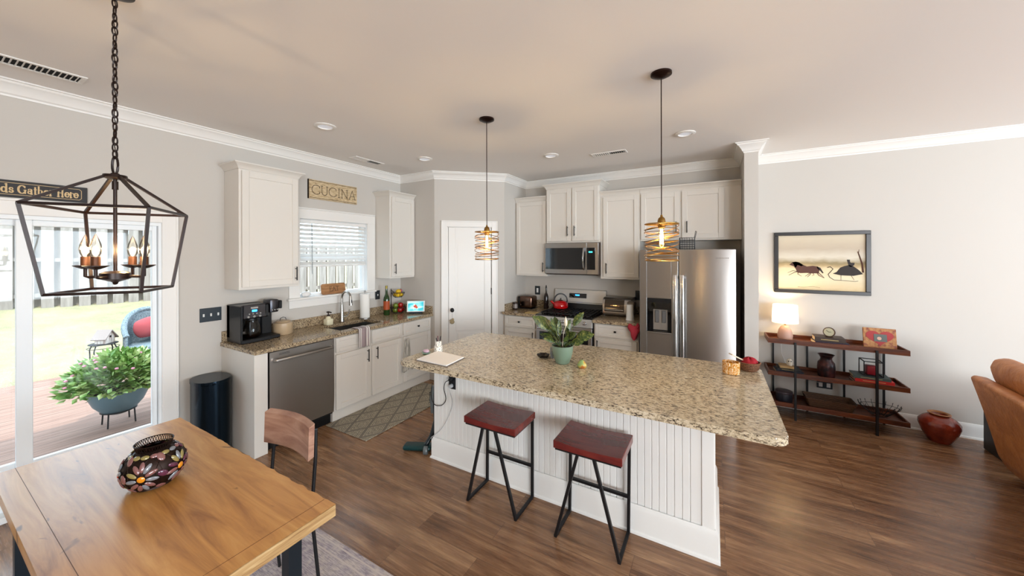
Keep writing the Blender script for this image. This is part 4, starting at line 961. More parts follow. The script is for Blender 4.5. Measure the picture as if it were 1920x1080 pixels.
mb = MB(); rnd = random.Random(4)
# offsets seen from the island front: (sideways, depth, height, width)
for s, f, z, w, st in ((-.225, -.03, .235, .030, .40), (-.185, .05, .225, .030, .35), (-.09, -.04, .225, .024, .35), (-.03, .05, .17, .020, .3), (.035, -.02, .15, .022, .35), (.165, .03, .255, .021, .45), (.225, -.05, .105, .032, .38),
                       (.145, -.07, .055, .024, .35), (-.15, -.05, .075, .015, .3), (-.165, .04, .09, .018, .3), (.075, .08, .19, .02, .35), (-.05, .09, .21, .02, .35), (.02, -.07, .10, .018, .3), (-.06, -.06, .14, .018, .3), (.09, -.03, .12, .02, .35), (.12, .09, .09, .02, .35), (-.12, .10, .15, .02, .35), (.10, .02, .02, .014, .3), (-.02, .02, .20, .016, .3)):
    d = R_u*s+F_u*f; r0 = d.normalized()*.02
    leaf(mb, pc+r0, pc+d+Vector((0, 0, z)), w*1.45, .01, st, twist=(.95 if s > 0 else -.95)*(1 if abs(s) > .03 else .3))
mb.build('foliage', M_leaf, pl, angle=60, keep=True)
mb = MB(); tp = pc+R_u*.025+Vector((0, 0, .225)); mb.tube([pc, pc+R_u*.008+Vector((0, 0, .10)), tp-Vector((0, 0, .07))], .0022, 6)
mb.grid(lambda a, b_: (tp.x+.013*math.sin(PI*b_**.7)*math.cos(a*2*PI), tp.y+.009*math.sin(PI*b_**.7)*math.sin(a*2*PI), tp.z-.075+.078*b_), 14, 10, close_u=True)
mb.build('flower', mat('lily_white', '#e6dac6', .5), pl)
ad = thing('ashtray_dish', 'small dark scalloped dish beside the plant pot', 'dish', (-1.17, 2.52, .914))
mb = MB(); n = 40
mb.grid(lambda a, b_: ((-1.155)+(.028+.022*b_)*(1+.06*math.cos(a*2*PI*8))*math.cos(a*2*PI), 2.515+(.028+.022*b_)*(1+.06*math.cos(a*2*PI*8))*math.sin(a*2*PI), .916+.020*b_**1.5), n, 5, close_u=True); mb.lathe([(0, .9145), (.029, .9145), (.029, .917), (0, .917)], (-1.155, 2.515, 0), 20)
mb.build('bowl', mat('dark_pottery', '#1b1614', .25), ad, keep=False)
sh = thing('glass_votive', 'blue and clear glass votive between the dish and the plant', 'votive', (-1.085, 2.535, .914))
MB().lathe([(0, .9145), (.017, .9145), (.020, .95), (.021, .992), (.019, .992), (.018, .95), (.0155, .919), (0, .919)], (-1.085, 2.535, 0), 22).build('glass', mat('pale_glass', '#c9d3da', .1, trans=.6), sh)
MB().lathe([(0, .9195), (.0152, .9195), (.0172, .950), (0, .950)], (-1.085, 2.535, 0), 20).build('blue_candle', mat('blue_wax', '#27407a', .3), sh)
pr_ = thing('ceramic_pear', 'small green and yellow ceramic fruit ornament on the island', 'ornament', (-.808, 2.41, .914))
M_pear = mat('pear_glaze', '#9aa860', .25); n_ = noise(M_pear, coords(M_pear), 25, 2); setc(M_pear, ramp(M_pear, n_.outputs[0], [(.40, '#86a065'), (.52, '#b5a552'), (.62, '#a8622f')]))
mb = MB(); mb.prism([(0, 0)], 0, 0) if False else None
mb.lathe([(0, .9145), (.024, .9145), (.033, .925), (.034, .938), (.024, .956), (.013, .968), (.006, .972), (0, .973)], (-.808, 2.41, 0), 26, sc=(1.0, .7)); mb.build('body', M_pear, pr_)
MB().tube([(-.808, 2.41, .971), (-.806, 2.41, .980), (-.801, 2.41, .985)], .002, 6).build('stem', M_bronze, pr_)
cd = thing('candle_jar', 'amber and white patterned glass candle holder on the island', 'candle holder', (.100, 2.785, .914))
M_amb = mat('amber_mosaic', '#c48a34', .2); v_ = coords(M_amb, (60, 60, 60))
vo = M_amb.node_tree.nodes.new('ShaderNodeTexVoronoi'); vo.distance = 'CHEBYCHEV'; vo.feature = 'F1'; vo.inputs['Scale'].default_value = 1.0; M_amb.node_tree.links.new(v_, vo.inputs['Vector'])
c_ = ramp(M_amb, vo.outputs['Distance'], [(0, '#e8dcc0'), (.10, '#e8dcc0'), (.12, '#b97a2c'), (.36, '#c08634'), (.38, '#efe0c0'), (.44, '#efe0c0'), (.46, '#b27a30')], 'CONSTANT'); setc(M_amb, c_)
MB().lathe([(0, .9145), (.044, .9145), (.050, .918), (.052, .995), (.049, .996), (.047, .925), (0, .924)], (.100, 2.785, 0), 36, sc=(1.0, .85)).build('glass', M_amb, cd)
MB().lathe([(0, .9245), (.044, .9245), (.044, .962), (0, .962)], (.100, 2.785, 0), 30, sc=(1, .85)).build('wax', mat('wax_cream', '#e8dccb', .5), cd)
MB().cyl((.1, 2.785, .962), (.1, 2.785, .975), .001).build('wick', M_black, cd)
wbk = thing('wicker_bowl', 'round brown wicker bowl at the island corner by the shelf', 'bowl', (.208, 2.91, .914))
M_wick = mat('brown_wicker', '#52301f', .5); v_ = coords(M_wick); wn = M_wick.node_tree.nodes.new('ShaderNodeTexWave'); wn.bands_direction = 'Z'; wn.inputs['Scale'].default_value = 28; wn.inputs['Distortion'].default_value = 3; wn.inputs['Detail Scale'].default_value = 8; M_wick.node_tree.links.new(v_, wn.inputs['Vector'])
setc(M_wick, ramp(M_wick, wn.outputs[0], [(.2, '#2c170e'), (.6, '#6b4029'), (.9, '#8f6344')])); bump(M_wick, wn.outputs[0], .5, .004)
MB().lathe([(0, .9145), (.046, .9145), (.060, .93), (.068, .965), (.072, .974), (.067, .976), (.060, .95), (.045, .925), (0, .922)], (.208, 2.925, 0), 36).build('bowl', M_wick, wbk)
mb = MB()
mb.grid(lambda a, b_: (.212+.052*math.sin(b_*PI/2)*math.cos(a*2*PI)*(1+.12*math.sin(a*25)), 2.925+.052*math.sin(b_*PI/2)*math.sin(a*2*PI)*(1+.12*math.sin(a*19)), .950+.052*math.cos(b_*PI/2)+.006*math.sin(a*31)), 40, 8, close_u=True)
o = mb.build('red_napkin', mat('red_cloth', '#8f1220', .9)); tag(o, 'crumpled red cloth napkin lying in the wicker bowl', 'napkin')
m_ = Matrix.Translation((.135, 2.91, 1.000)) @ Matrix.Rotation(math.radians(-150), 4, 'Z') @ Matrix.Rotation(math.radians(-26), 4, 'Y')
mb = MB(); mb.box(-.075, .045, -.019, .019, -.004, .004, .001, m=m_); o = mb.build('booklet', mat('booklet_paper', '#d6c4ac', .7)); tag(o, 'small cream booklet propped against the wicker bowl rim', 'booklet')
# paper pad, pen cup, sponge
def slabz(name, label, cat, c, corners, z0, z1, m):
    mb = MB(); mb.prism(corners, z0, z1, 'z', bev=.0008); o = mb.build(name, m, smooth=False); return tag(o, label, cat)
slabz('folder', 'grey folder lying under the white paper on the island', 'folder', 0, [(-1.952, 1.962), (-1.648, 1.952), (-1.668, 2.195), (-1.972, 2.215)], .9145, .918, mat('grey_card', '#77706c', .6))
slabz('paper_pad', 'white sheets of paper on the island near the sink end', 'paper', 0, [(-1.958, 1.972), (-1.660, 1.962), (-1.678, 2.19), (-1.975, 2.225)], .9182, .925, mat('paper_sheet', '#f2f0ee', .8))
pcx, pcy = -1.975, 2.235
pcup = thing('pen_cup', 'white spotted cup holding pens at the island end', 'pen cup', (pcx, pcy, .914))
M_spot = mat('spotted_ceramic', '#e6e1d8', .3); vo = M_spot.node_tree.nodes.new('ShaderNodeTexVoronoi'); vo.inputs['Scale'].default_value = 75; M_spot.node_tree.links.new(coords(M_spot), vo.inputs['Vector']); setc(M_spot, ramp(M_spot, vo.outputs['Distance'], [(0, '#2e2a28'), (.26, '#2e2a28'), (.32, '#e6e1d8')]))
MB().lathe([(0, .9145), (.032, .9145), (.034, .92), (.034, .962), (.026, .968), (.026, 1.005), (.023, 1.005), (.022, .96), (0, .955)], (pcx, pcy, 0), 28).build('cup', M_spot, pcup)
for i, (dx, dy, c_, nm) in enumerate(((.012, 0, '#241d2c', 'pen'), (-.010, .008, '#5c2438', 'pen'), (.0, -.012, '#1c1c22', 'pen'))):
    o = MB().cyl((pcx+dx*.5, pcy+dy*.5, .958), (pcx+dx*2.1, pcy+dy*2.1, 1.045-.006*i), .0038, seg=8).build(nm, mat('pen_plastic_%d' % i, c_, .4))
    tag(o, ('dark violet pen leaning out of the spotted cup', 'maroon pen in the back of the spotted cup', 'black pen at the front of the spotted cup')[i], 'pen')
t = thing('sponge_dish', 'pale pink soap in a green dish beside the pen cup', 'dish', (-2.02, 2.14, .914))
MB().lathe([(0, .9145), (.026, .9145), (.036, .922), (.038, .928), (.033, .927), (0, .920)], (-2.02, 2.14, 0), 24, sc=(1, .8)).build('dish', mat('jade_dish', '#8aa896', .3), t)
MB().sph((-2.02, 2.14, .937), .026, (1.1, .8, .55)).build('soap', mat('pink_soap', '#c7a8b8', .4), t)

# ================================================================== stools
def stool(label, x0, y0):
    t = thing('bar_stool', label, 'stool', (x0+.2, y0+.13, 0), 'bar stools at the island')
    mb = MB(); nseg = 24; top = []; bot = []
    sx0, sx1, sy0, sy1, zt, zb = x0+.022, x0+.422, y0-.060, y0+.232, .618, .572
    b = mb.bm
    def zt_(u): return zt-.010*math.sin(PI*u)
    prev = None; cols = []
    pr = [(sx0+(sx1-sx0)*i/nseg, zt_(i/nseg)) for i in range(nseg+1)]+[(sx1, zb), (sx0, zb)]
    mb.prism(pr, sy0, sy1, 'y', bev=.003); mb.build('seat', M_cherry, t, smooth=False)
    MB().box(sx0+.008, sx1-.008, sy0+.008, sy1-.008, .560, .5715, .001).build('seat_plate', M_black, t)
    r = .0085; xa, xb = x0+.012, x0+.392; ya, yb = y0, y0+.243; zl = .560
    def bar(nm, p, q): return MB().tube([p, q], r, sq=True).build(nm, M_black, t, smooth=False)
    bar('leg', (xa, ya, .01), (x0+.165, sy0+.02, zl)); bar('leg', (xb, ya, .01), (x0+.262, sy0+.02, zl))
    bar('leg', (xa, yb, .01), (xa+.016, yb-.018, zl)); bar('leg', (xb, yb, .01), (xb+.010, yb-.018, zl))
    bar('floor_bar', (xa, ya-.008, .0095), (xa, yb+.008, .0095)); bar('floor_bar', (xb, ya-.008, .0095), (xb, yb+.008, .0095))
    bar('footrest', (xa+.006, yb-.012, .235), (xb+.006, yb-.012, .235))
    return t
s1 = stool('cherry-topped bar stool nearer the island outlet and vacuum', -1.505, 1.992)
s2 = dup(s1, (s1.location.x+.655, s1.location.y+.006, 0), 'cherry-topped bar stool farther from the island outlet and vacuum')

# ================================================================== ceiling fixtures
M_glow = mat('edison_filament', '#ffb347', .4, emit='#ffc35c', es=40); M_wire = mat('aged_brass_wire', '#8d6a34', .35, .9)
def pendant(label, x, y):
    t = thing('pendant_light', label, 'pendant light', (x, y, C), 'pendant lights over the island')
    MB().lathe([(0, C-.0005), (.062, C-.0005), (.062, C-.012), (.035, C-.026), (.008, C-.032), (0, C-.032)], (x, y, 0), 32).build('canopy', M_bronze, t)
    MB().cyl((x, y, 1.955), (x, y, C-.03), .0032, seg=8).build('cord', M_bronze, t)
    MB().lathe([(0, 1.962), (.006, 1.960), (.008, 1.948), (.018, 1.940), (.023, 1.925), (.024, 1.908), (.034, 1.902), (.034, 1.899), (.022, 1.897), (.022, 1.878), (0, 1.878)], (x, y, 0), 24).build('socket_cap', M_wire, t)
    mb = MB(); rr = random.Random(11); R0 = .098
    mb.tube([(x+R0*math.cos(a), y+R0*math.sin(a), 1.903) for a in [2*PI*i/48 for i in range(48)]], .0036, 6, True)
    mb.tube([(x-R0, y, 1.903), (x+R0, y, 1.903)], .0035, 6); mb.tube([(x, y-R0, 1.903), (x, y+R0, 1.903)], .0035, 6)
    pts = []; turns = 12
    for i in range(turns*40+1):
        a = 2*PI*i/40; f = i/(turns*40); k = a/(2*PI)
        z = 1.893-.206*f+(.014+.006*math.sin(k*1.7))*math.sin(a+1.9*math.sin(k*.8)+k*.5)
        rr_ = R0*(1+.03*math.sin(k*3.1)); pts.append((x+rr_*math.cos(a), y+rr_*math.sin(a), max(1.674, min(1.902, z))))
    mb.tube(pts, .0023, 5)
    mb.tube([(x+R0*math.cos(a), y+R0*math.sin(a), 1.678+.004*math.sin(a)) for a in [2*PI*i/48 for i in range(48)]], .0030, 6, True)
    mb.build('wire_shade', M_wire, t)
    bu = MB().lathe([(.013, 1.880), (.015, 1.865), (.017, 1.84), (.017, 1.78), (.010, 1.760), (0, 1.755)], (x, y, 0), 20).build('bulb', M_bulbglass, t)
    mb = MB()
    for k in range(6):
        a = k*PI/3; mb.tube([(x+.006*math.cos(a), y+.006*math.sin(a), 1.87), (x+.010*math.cos(a+.3), y+.010*math.sin(a+.3), 1.775)], .0030, 6)
    mb.build('filament', M_glow, bu)
    point('pendant_glow', (0, 0, 1.82-C), 10.0, (1.0, .72, .36), t, .016)
    return t
p1 = pendant('spiral wire pendant light hanging nearer the pantry door', -1.635, 2.45)
p2 = dup(p1, (-.281, 2.374, C), 'spiral wire pendant light hanging in front of the refrigerator')
M_led = mat('recessed_lens', '#e9ecf2', .5, emit='#e8f0ff', es=.15)
def can(label, x, y):
    t = thing('recessed_light', label, 'ceiling light', (x, y, C), 'recessed ceiling lights')
    MB().lathe([(.088, C-.0005), (.088, C-.006), (.074, C-.012), (.060, C-.012), (.056, C-.004), (.056, C-.0005)], (x, y, 0), 40).build('trim_ring', M_trim, t)
    MB().lathe([(0, C-.005), (.0555, C-.005), (.0555, C-.001), (0, C-.001)], (x, y, 0), 32).build('lens', M_led, t)
    return t
c1 = can('recessed ceiling light above the tall cabinet and coffee maker', -2.947, 1.881)
dup(c1, (-2.944, 3.101, C), 'recessed ceiling light near the pantry corner'); dup(c1, (-1.606, 3.719, C), 'recessed ceiling light in front of the microwave wall'); dup(c1, (-.228, 3.671, C), 'recessed ceiling light in front of the refrigerator')
def vent(label, x0, x1, y0, y1, along, dark=None):
    t = thing('ceiling_vent', label, 'air vent', ((x0+x1)/2, (y0+y1)/2, C))
    mb = MB(); z0, z1 = C-.008, C-.0005; e = .022
    mb.box(x0, x0+e, y0, y1, z0, z1, .002); mb.box(x1-e, x1, y0, y1, z0, z1, .002); mb.box(x0+e, x1-e, y0, y0+e, z0, z1, .002); mb.box(x0+e, x1-e, y1-e, y1, z0, z1, .002)
    if along == 'y': mb.box(x0+e, x1-e, (y0+y1)/2-.008, (y0+y1)/2+.008, z0, z1)
    else: mb.box((x0+x1)/2-.008, (x0+x1)/2+.008, y0+e, y1-e, z0, z1)
    mb.build('frame', M_trim, t)
    MB().box(x0+e, x1-e, y0+e, y1-e, C-.0012, C-.0006).build('duct', mat('duct_dark', '#15161a', .9), t, smooth=False)
    mb = MB(); L = (y1-y0) if along == 'y' else (x1-x0); n = int(L/.022)
    for i in range(n):
        s = (i+.5)/n; ang = math.radians(40 if s > .5 else -40)
        if along == 'y': m_ = Matrix.Translation(((x0+x1)/2, y0+L*s, C-.0055)) @ Matrix.Rotation(ang, 4, 'X'); mb.box(-(x1-x0)/2+e, (x1-x0)/2-e, -.0055, .0055, -.0005, .0005, m=m_)
        else: m_ = Matrix.Translation((x0+L*s, (y0+y1)/2, C-.0055)) @ Matrix.Rotation(ang, 4, 'Y'); mb.box(-.0055, .0055, -(y1-y0)/2+e, (y1-y0)/2-e, -.0005, .0005, m=m_)
    mb.build('louvers', M_trim, t, smooth=False)
vent('white slotted ceiling air vent above the patio door sign', -3.60, -3.44, -.05, .62, 'y')
vent('white slotted ceiling air vent near the crown moulding above the CUCINA sign', -3.66, -3.53, 2.62, 3.02, 'y')
vent('white slotted ceiling air vent in front of the stove wall cabinets', -1.20, -.82, 3.90, 4.03, 'x')

# ================================================================== chandelier
chx, chy = -2.20, .47
ch = thing('lantern_chandelier', 'dark bronze open-cage lantern chandelier with four candle bulbs on a chain', 'chandelier', (chx, chy, C))
a0 = math.radians(54); 
def sq(z, s): return [(chx+s/2*(cx*math.cos(a0)-cy*math.sin(a0)), chy+s/2*(cx*math.sin(a0)+cy*math.cos(a0)), z) for cx, cy in ((-1, -1), (1, -1), (1, 1), (-1, 1))]
M_brz = mat('chandelier_bronze', '#22130e', .35, .35)
tq, bq, aq = sq(1.908, .352), sq(1.570, .272), sq(2.050, .040)
mb = MB()
for i in range(4):
    j = (i+1) % 4
    for p, q in ((tq[i], tq[j]), (bq[i], bq[j]), (tq[i], bq[i]), (tq[i], aq[i])): mb.tube([p, q], .0052, sq=True)
mb.build('cage', M_brz, ch, smooth=False)
MB().lathe([(0, 2.064), (.012, 2.064), (.016, 2.058), (.036, 2.056), (.038, 2.044), (.022, 2.038), (0, 2.038)], (chx, chy, 0), 24).build('top_plate', M_brz, ch)
mb = MB(); mb.cyl((chx, chy, 1.645), (chx, chy, 2.04), .0062, seg=12); mb.cyl((chx, chy, 1.995), (chx, chy, 2.03), .010, seg=14); mb.build('stem', M_brz, ch)
mb = MB(); mb.lathe([(0, 1.592), (.006, 1.594), (.010, 1.604), (.030, 1.612), (.046, 1.618), (.046, 1.642), (.030, 1.650), (0, 1.652)], (chx, chy, 0), 28); mb.build('hub', M_brz, ch)
M_sleeve = mat('candle_sleeve_bronze', '#5a351d', .45, .4); M_fil = mat('candle_filament', '#ffd9a0', .4, emit='#ffcf8a', es=60)
for k in range(4):
    a = a0+k*PI/2+math.radians(-8); dx, dy = math.cos(a), math.sin(a); rx = .098; x, y = chx+rx*dx, chy+rx*dy
    arm = MB().tube([(chx+.03*dx, chy+.03*dy, 1.628), (x-.012*dx, y-.012*dy, 1.626), (x, y, 1.630), (x, y, 1.660)], .0056, 10).build('arm', M_brz, ch)
    MB().lathe([(0, 1.659), (.010, 1.661), (.026, 1.668), (.036, 1.674), (.036, 1.676), (.024, 1.671), (0, 1.668)], (x, y, 0), 26).build('drip_pan', M_brz, arm)
    MB().lathe([(0, 1.670), (.0135, 1.670), (.0135, 1.712), (0, 1.712)], (x, y, 0), 20).build('candle_sleeve', M_sleeve, arm)
    MB().lathe([(.010, 1.712), (.016, 1.726), (.0185, 1.742), (.016, 1.762), (.008, 1.786), (.002, 1.802), (0, 1.804)], (x, y, 0), 20).build('bulb', M_bulbglass, arm)
    MB().tube([(x-.003, y, 1.715), (x-.005, y, 1.742), (x, y, 1.752), (x+.005, y, 1.742), (x+.003, y, 1.715)], .0016, 6).build('filament', M_fil, arm)
    point('candle_glow', (x-chx, y-chy, 1.740-C), 1.8, (1.0, .74, .42), ch, .012)
mb = MB(); z = 2.064; k = 0
def link(mb, z0, L, w, ang, r=.0028):
    pts = []
    for i in range(20):
        a = 2*PI*i/20; pts.append((chx+w*math.cos(a)*math.cos(ang), chy+w*math.cos(a)*math.sin(ang), z0+L/2+(L/2)*math.sin(a)))
    mb.tube(pts, r, 6, True)
link(mb, z-.004, .075, .012, YAW, .0042); z += .066
while z < C-.03:
    link(mb, z-.004, .036, .0085, YAW+(PI/2 if k % 2 == 0 else 0)+.35*math.sin(k*1.7)); z += .029; k += 1
mb.build('chain', M_brz, ch)
MB().tube([(chx+.004*math.sin(i*1.3), chy+.004*math.cos(i*1.7), 2.13+(C-.03-2.13)*i/20) for i in range(21)], .0018, 6).build('wire', M_brz, ch)
MB().lathe([(0, C-.0005), (.062, C-.0005), (.060, C-.014), (.02, C-.03), (0, C-.032)], (chx, chy, 0), 28).build('canopy', M_brz, ch)

# ================================================================== dining table, chair, rugs
tbl = thing('dining_table', 'live-edge mango wood dining table with black steel legs', 'table', (-1.98, .53, .0075))
tx0, tx1, ty0, ty1 = -2.735, -1.265, .215, .848
rr = random.Random(3); e1 = []
n = 60
for i in range(n+1):
    x = tx1+(tx0-tx1)*i/n; e1.append((x, ty1-.004*rr.random()-(.006*abs(math.sin(i*.7)) if 2 < i < 38 else .002)))
poly = [(tx0, ty0), (tx1, ty0)]+e1
mb = MB(); mb.prism(poly, .716, .760, 'z'); mb.build('tabletop', M_table, tbl, smooth=False)
MB().box(tx1-.0, tx1+.006, ty0+.004, ty1-.006, .718, .7595, .001).build('end_grain', M_tedge, tbl)
mb = MB(); mb.box(tx1-.0615, tx1-.060, ty0, ty1-.01, .7595, .7603); mb.box(tx0, tx1, ty0+.060, ty0+.0615, .7595, .7603); mb.build('seam', mat('table_seam', '#5a3a1e', .6), tbl, smooth=False)
M_leg = mat('table_leg_steel', '#1d252c', .35, .5)
for x in (tx0+.10, tx1-.14):
    for y, s in ((ty0+.07, -1), (ty1-.09, 1)):
        mb = MB(); mb.tube([(x, y, .715), (x-(.0 if x < -2 else .0), y+s*.0, .0082)], .024, sq=True); mb.build('leg', M_leg, tbl, smooth=False)
for x in (tx0+.10, tx1-.14): MB().box(x-.024, x+.024, ty0+.046+.05, ty1-.09-.026, .690, .7155).build('crossbar', M_leg, tbl, smooth=False)
# jewelled bowl
jb = thing('jewelled_bowl', 'round wirework bowl set with coloured glass gems on the dining table', 'bowl', (-2.055, .560, .760))
jc = Vector((-2.050, .548, .760)); M_jw = mat('antique_wire', '#2a1c16', .45, .7)
def sphr(t): # radius and height along the profile, t 0..1
    a = -1.0+2.0*t; return .100*math.cos(a), .076+.088*math.sin(a)
mb = MB(); mb.lathe([(.062, .0008), (.064, .0008), (.062, .012), (.060, .012)], jc, 40, closed=True)
mb.lathe([sphr(i/14) for i in range(15)], jc, 48)
for k in range(24):
    a = 2*PI*k/24; mb.tube([(jc.x+(sphr(i/12)[0]+.001)*math.cos(a+.5*math.sin(i/12*PI)*(-1)**k), jc.y+(sphr(i/12)[0]+.001)*math.sin(a+.5*math.sin(i/12*PI)*(-1)**k), jc.z+sphr(i/12)[1]) for i in range(13)], .0013, 4)
o = mb.build('wire_shell', M_jw, jb)
mb = MB(); r1, z1 = sphr(1.0)
for k in range(44):
    a = 2*PI*k/44; b2 = 2*PI*(k+1)/44
    mb.tube([(jc.x+r1*math.cos(a), jc.y+r1*math.sin(a), jc.z+z1), (jc.x+(r1+.006)*math.cos(b2), jc.y+(r1+.006)*math.sin(b2), jc.z+z1+.024)], .0011, 4)
    mb.tube([(jc.x+r1*math.cos(b2), jc.y+r1*math.sin(b2), jc.z+z1), (jc.x+(r1+.006)*math.cos(a), jc.y+(r1+.006)*math.sin(a), jc.z+z1+.024)], .0011, 4)
for dz, dr in ((0, 0), (.024, .006)): mb.tube([(jc.x+(r1+dr)*math.cos(2*PI*i/44), jc.y+(r1+dr)*math.sin(2*PI*i/44), jc.z+z1+dz) for i in range(44)], .0020, 5, True)
mb.build('lattice_rim', M_jw, jb)
cols = {'amber': '#d98a1f', 'rose': '#7d5350', 'plum': '#56263f', 'smoke': '#777a80', 'ruby': '#c03a1c', 'gold': '#8d7f4a'}
gr = random.Random(9)
def gem(col, az, t, lw, lh, rot):
    r, z = sphr(t); p = Vector((jc.x+r*math.cos(az), jc.y+r*math.sin(az), jc.z+z))
    a = -1.05+2.05*t; nrm = Vector((math.cos(a)*math.cos(az), math.cos(a)*math.sin(az), math.sin(a)*.9)).normalized(); tn = Vector((-math.sin(az), math.cos(az), 0)); up = nrm.cross(tn)
    R = Matrix((tn, up, nrm)).transposed() @ Matrix.Rotation(rot, 3, 'Z')
    o = MB().sph(p+nrm*.002, 1.0, (lw, lh, .0042), R, 10, 6).build('gemstone', mat('gem_'+col, cols[col], .12, spec=.8, coat=.5), jb); sub(o, {'amber': 'amber glass gem', 'rose': 'rose pink glass gem', 'plum': 'plum glass gem', 'smoke': 'smoky grey glass gem', 'ruby': 'orange-red glass gem', 'gold': 'olive gold glass gem'}[col])
for f in range(5):
    az0 = 2*PI*f/5+.62; gem('amber' if f % 2 == 0 else 'ruby', az0, .46, .013, .013, 0)
    for k in range(11):
        a = 2*PI*k/11; gem(gr.choice(['rose', 'rose', 'plum', 'smoke', 'gold', 'smoke', 'rose']), az0+.33*math.sin(a), .46+.25*math.cos(a), .0086, .0200, -a)
    for k in range(3): gem(gr.choice(['rose', 'smoke', 'plum']), az0+PI/5, .12+k*.36, .012, .019, gr.random())
    for k in range(3): gem(gr.choice(['rose', 'smoke', 'gold']), az0-.4+.4*k, .90, .014, .009, 0)
# chair
chr_ = thing('dining_chair', 'dining chair with curved wooden backrest and thin black metal frame', 'chair', (-1.90, .90, .0075))
def backpt(u, w, v):
    x = -2.095+.405*u; return (x, 1.0+.030*math.sin(PI*u)+w+(.03*(v-.8)), v)
mb = MB(); b = mb.bm; N = 14; sec = [(0, .715), (0, .875), (.028, .885), (.028, .725)]
rows = [[b.verts.new(backpt(i/N, w-.01, v+.010*(i/N))) for w, v in sec] for i in range(N+1)]
for r0, r1_ in zip(rows, rows[1:]):
    for j in range(4): b.faces.new((r0[j], r0[(j+1) % 4], r1_[(j+1) % 4], r1_[j]))
b.faces.new(rows[0][::-1]); b.faces.new(rows[-1]); mb.build('backrest', M_chairw, chr_)
for s_, x in ((0, -2.075), (1, -1.700)):
    MB().tube([(x, 1.032, .86), (x, 1.030, .72), (x, 1.010, .46), (x+.0, 1.055, .0085)], .0085, 8).build('leg', M_black, chr_)
    MB().tube([(x, 1.012, .45), (x, .66, .45), (x, .64, .42), (x, .62, .0085)], .0085, 8).build('leg', M_black, chr_)
mb = MB(); mb.box(-2.09, -1.685, .625, 1.0, .458, .480, .006); mb.build('seat', M_chairw, chr_)
MB().tube([(-2.075, 1.018, .44), (-1.700, 1.018, .44)], .007, 8).build('stretcher', M_black, chr_)
# rugs
M_rug = mat('distressed_rug', '#9a8f92', .95); v_ = coords(M_rug); n1 = noise(M_rug, v_, 6, 5, .7, 1.5); n2 = noise(M_rug, coords(M_rug, (6, 60, 1)), 3, 3, .7); n3 = noise(M_rug, v_, 160, 2)
c_ = ramp(M_rug, n1.outputs[0], [(.35, '#7d7580'), (.47, '#a59ba3'), (.55, '#bdb2ad'), (.68, '#cbbfae')]); c_ = mixc(M_rug, .5, c_, ramp(M_rug, n2.outputs[0], [(.4, '#7a7079'), (.6, '#cfc4c0')])); setc(M_rug, c_); bump(M_rug, n3.outputs[0], .5, .004)
rg2 = thing('area_rug', 'distressed grey-beige area rug under the dining table', 'rug', (-1.6, .2, 0))
MB().box(-3.25, -.55, -1.2, 1.325, .0008, .007, .003).build('pile', M_rug, rg2)
mb = MB()
for k, dd in enumerate((.0, .052)): 
    for a in ((-3.25+.03+dd, -.55-.03-dd, 1.325-.034-dd, 1.325-.026-dd), ): mb.box(a[0], a[1], a[2]-.0, a[3], .0072, .0078)
mb.build('border_stripe', mat('rug_border', '#c4b9b3', .95), rg2, smooth=False)
M_mat = mat('kitchen_rug_weave', '#a39c90', .95); v_ = coords(M_mat)
sx = M_mat.node_tree.nodes.new('ShaderNodeSeparateXYZ'); M_mat.node_tree.links.new(v_, sx.inputs[0])
def mth(op, a, b_=None, c_=None):
    n = M_mat.node_tree.nodes.new('ShaderNodeMath'); n.operation = op
    for i, q in enumerate((a, b_, c_)):
        if q is None: continue
        if isinstance(q, (int, float)): n.inputs[i].default_value = q
        else: M_mat.node_tree.links.new(q, n.inputs[i])
    return n.outputs[0]
Xm, Ym = sx.outputs['X'], sx.outputs['Y']
d1 = mth('PINGPONG', mth('ADD', mth('MULTIPLY', Xm, 1.0), mth('MULTIPLY', Ym, .62)), .105)
d2 = mth('PINGPONG', mth('SUBTRACT', mth('MULTIPLY', Xm, 1.0), mth('MULTIPLY', Ym, .62)), .105)
dm = mth('MINIMUM', d1, d2); band = mth('LESS_THAN', dm, .017)
ck_ = M_mat.node_tree.nodes.new('ShaderNodeTexChecker'); ck_.inputs['Scale'].default_value = 110; M_mat.node_tree.links.new(v_, ck_.inputs['Vector'])
key = mth('LESS_THAN', mth('PINGPONG', mth('MULTIPLY', dm, 1.0), .011), .0045)
nn = noise(M_mat, v_, 85, 3, .8); key2 = mth('GREATER_THAN', nn.outputs[0], .52)
kk = mixc(M_mat, .5, key, key2); base_ = ramp(M_mat, kk, [(.2, '#77736c'), (.5, '#a39b88'), (.8, '#c2b9a4')])
setc(M_mat, mixc(M_mat, band, base_, '#7c766d')); bump(M_mat, nn.outputs[0], .5, .004)
o = MB().box(-3.385, -2.775, 2.155, 3.52, .0008, .009, .004).build('kitchen_runner', M_mat); tag(o, 'grey and tan diamond-patterned kitchen rug in front of the sink', 'rug')
# trash can
tc_ = thing('trash_can', 'dark blue-black semi-round steel trash can beside the patio door', 'trash can', (-3.80, 1.37, 0))
def D(r, n=40): # softened oval footprint
    p = []
    for i in range(n):
        a = 2*PI*i/n; c, q = math.cos(a), math.sin(a); p.append((-3.775+.162*r*math.copysign(abs(c)**.8, c), 1.365+.124*r*math.copysign(abs(q)**.9, q)))
    return p
M_can = mat('dark_steel_can', '#16222c', .25, .85)
mb = MB(); mb.prism(D(1), .03, .632, 'z'); mb.build('body', M_can, tc_, angle=40)
mb = MB(); mb.prism(D(1.02), .0005, .03, 'z'); mb.build('base_ring', M_blackp, tc_, angle=40)
mb = MB(); mb.prism(D(1.03), .633, .660, 'z', bev=.004); mb.build('lid', M_can, tc_, angle=40)
MB().box(-3.72, -3.68, 1.33, 1.39, .004, .018, .004).build('pedal', M_blackp, tc_)
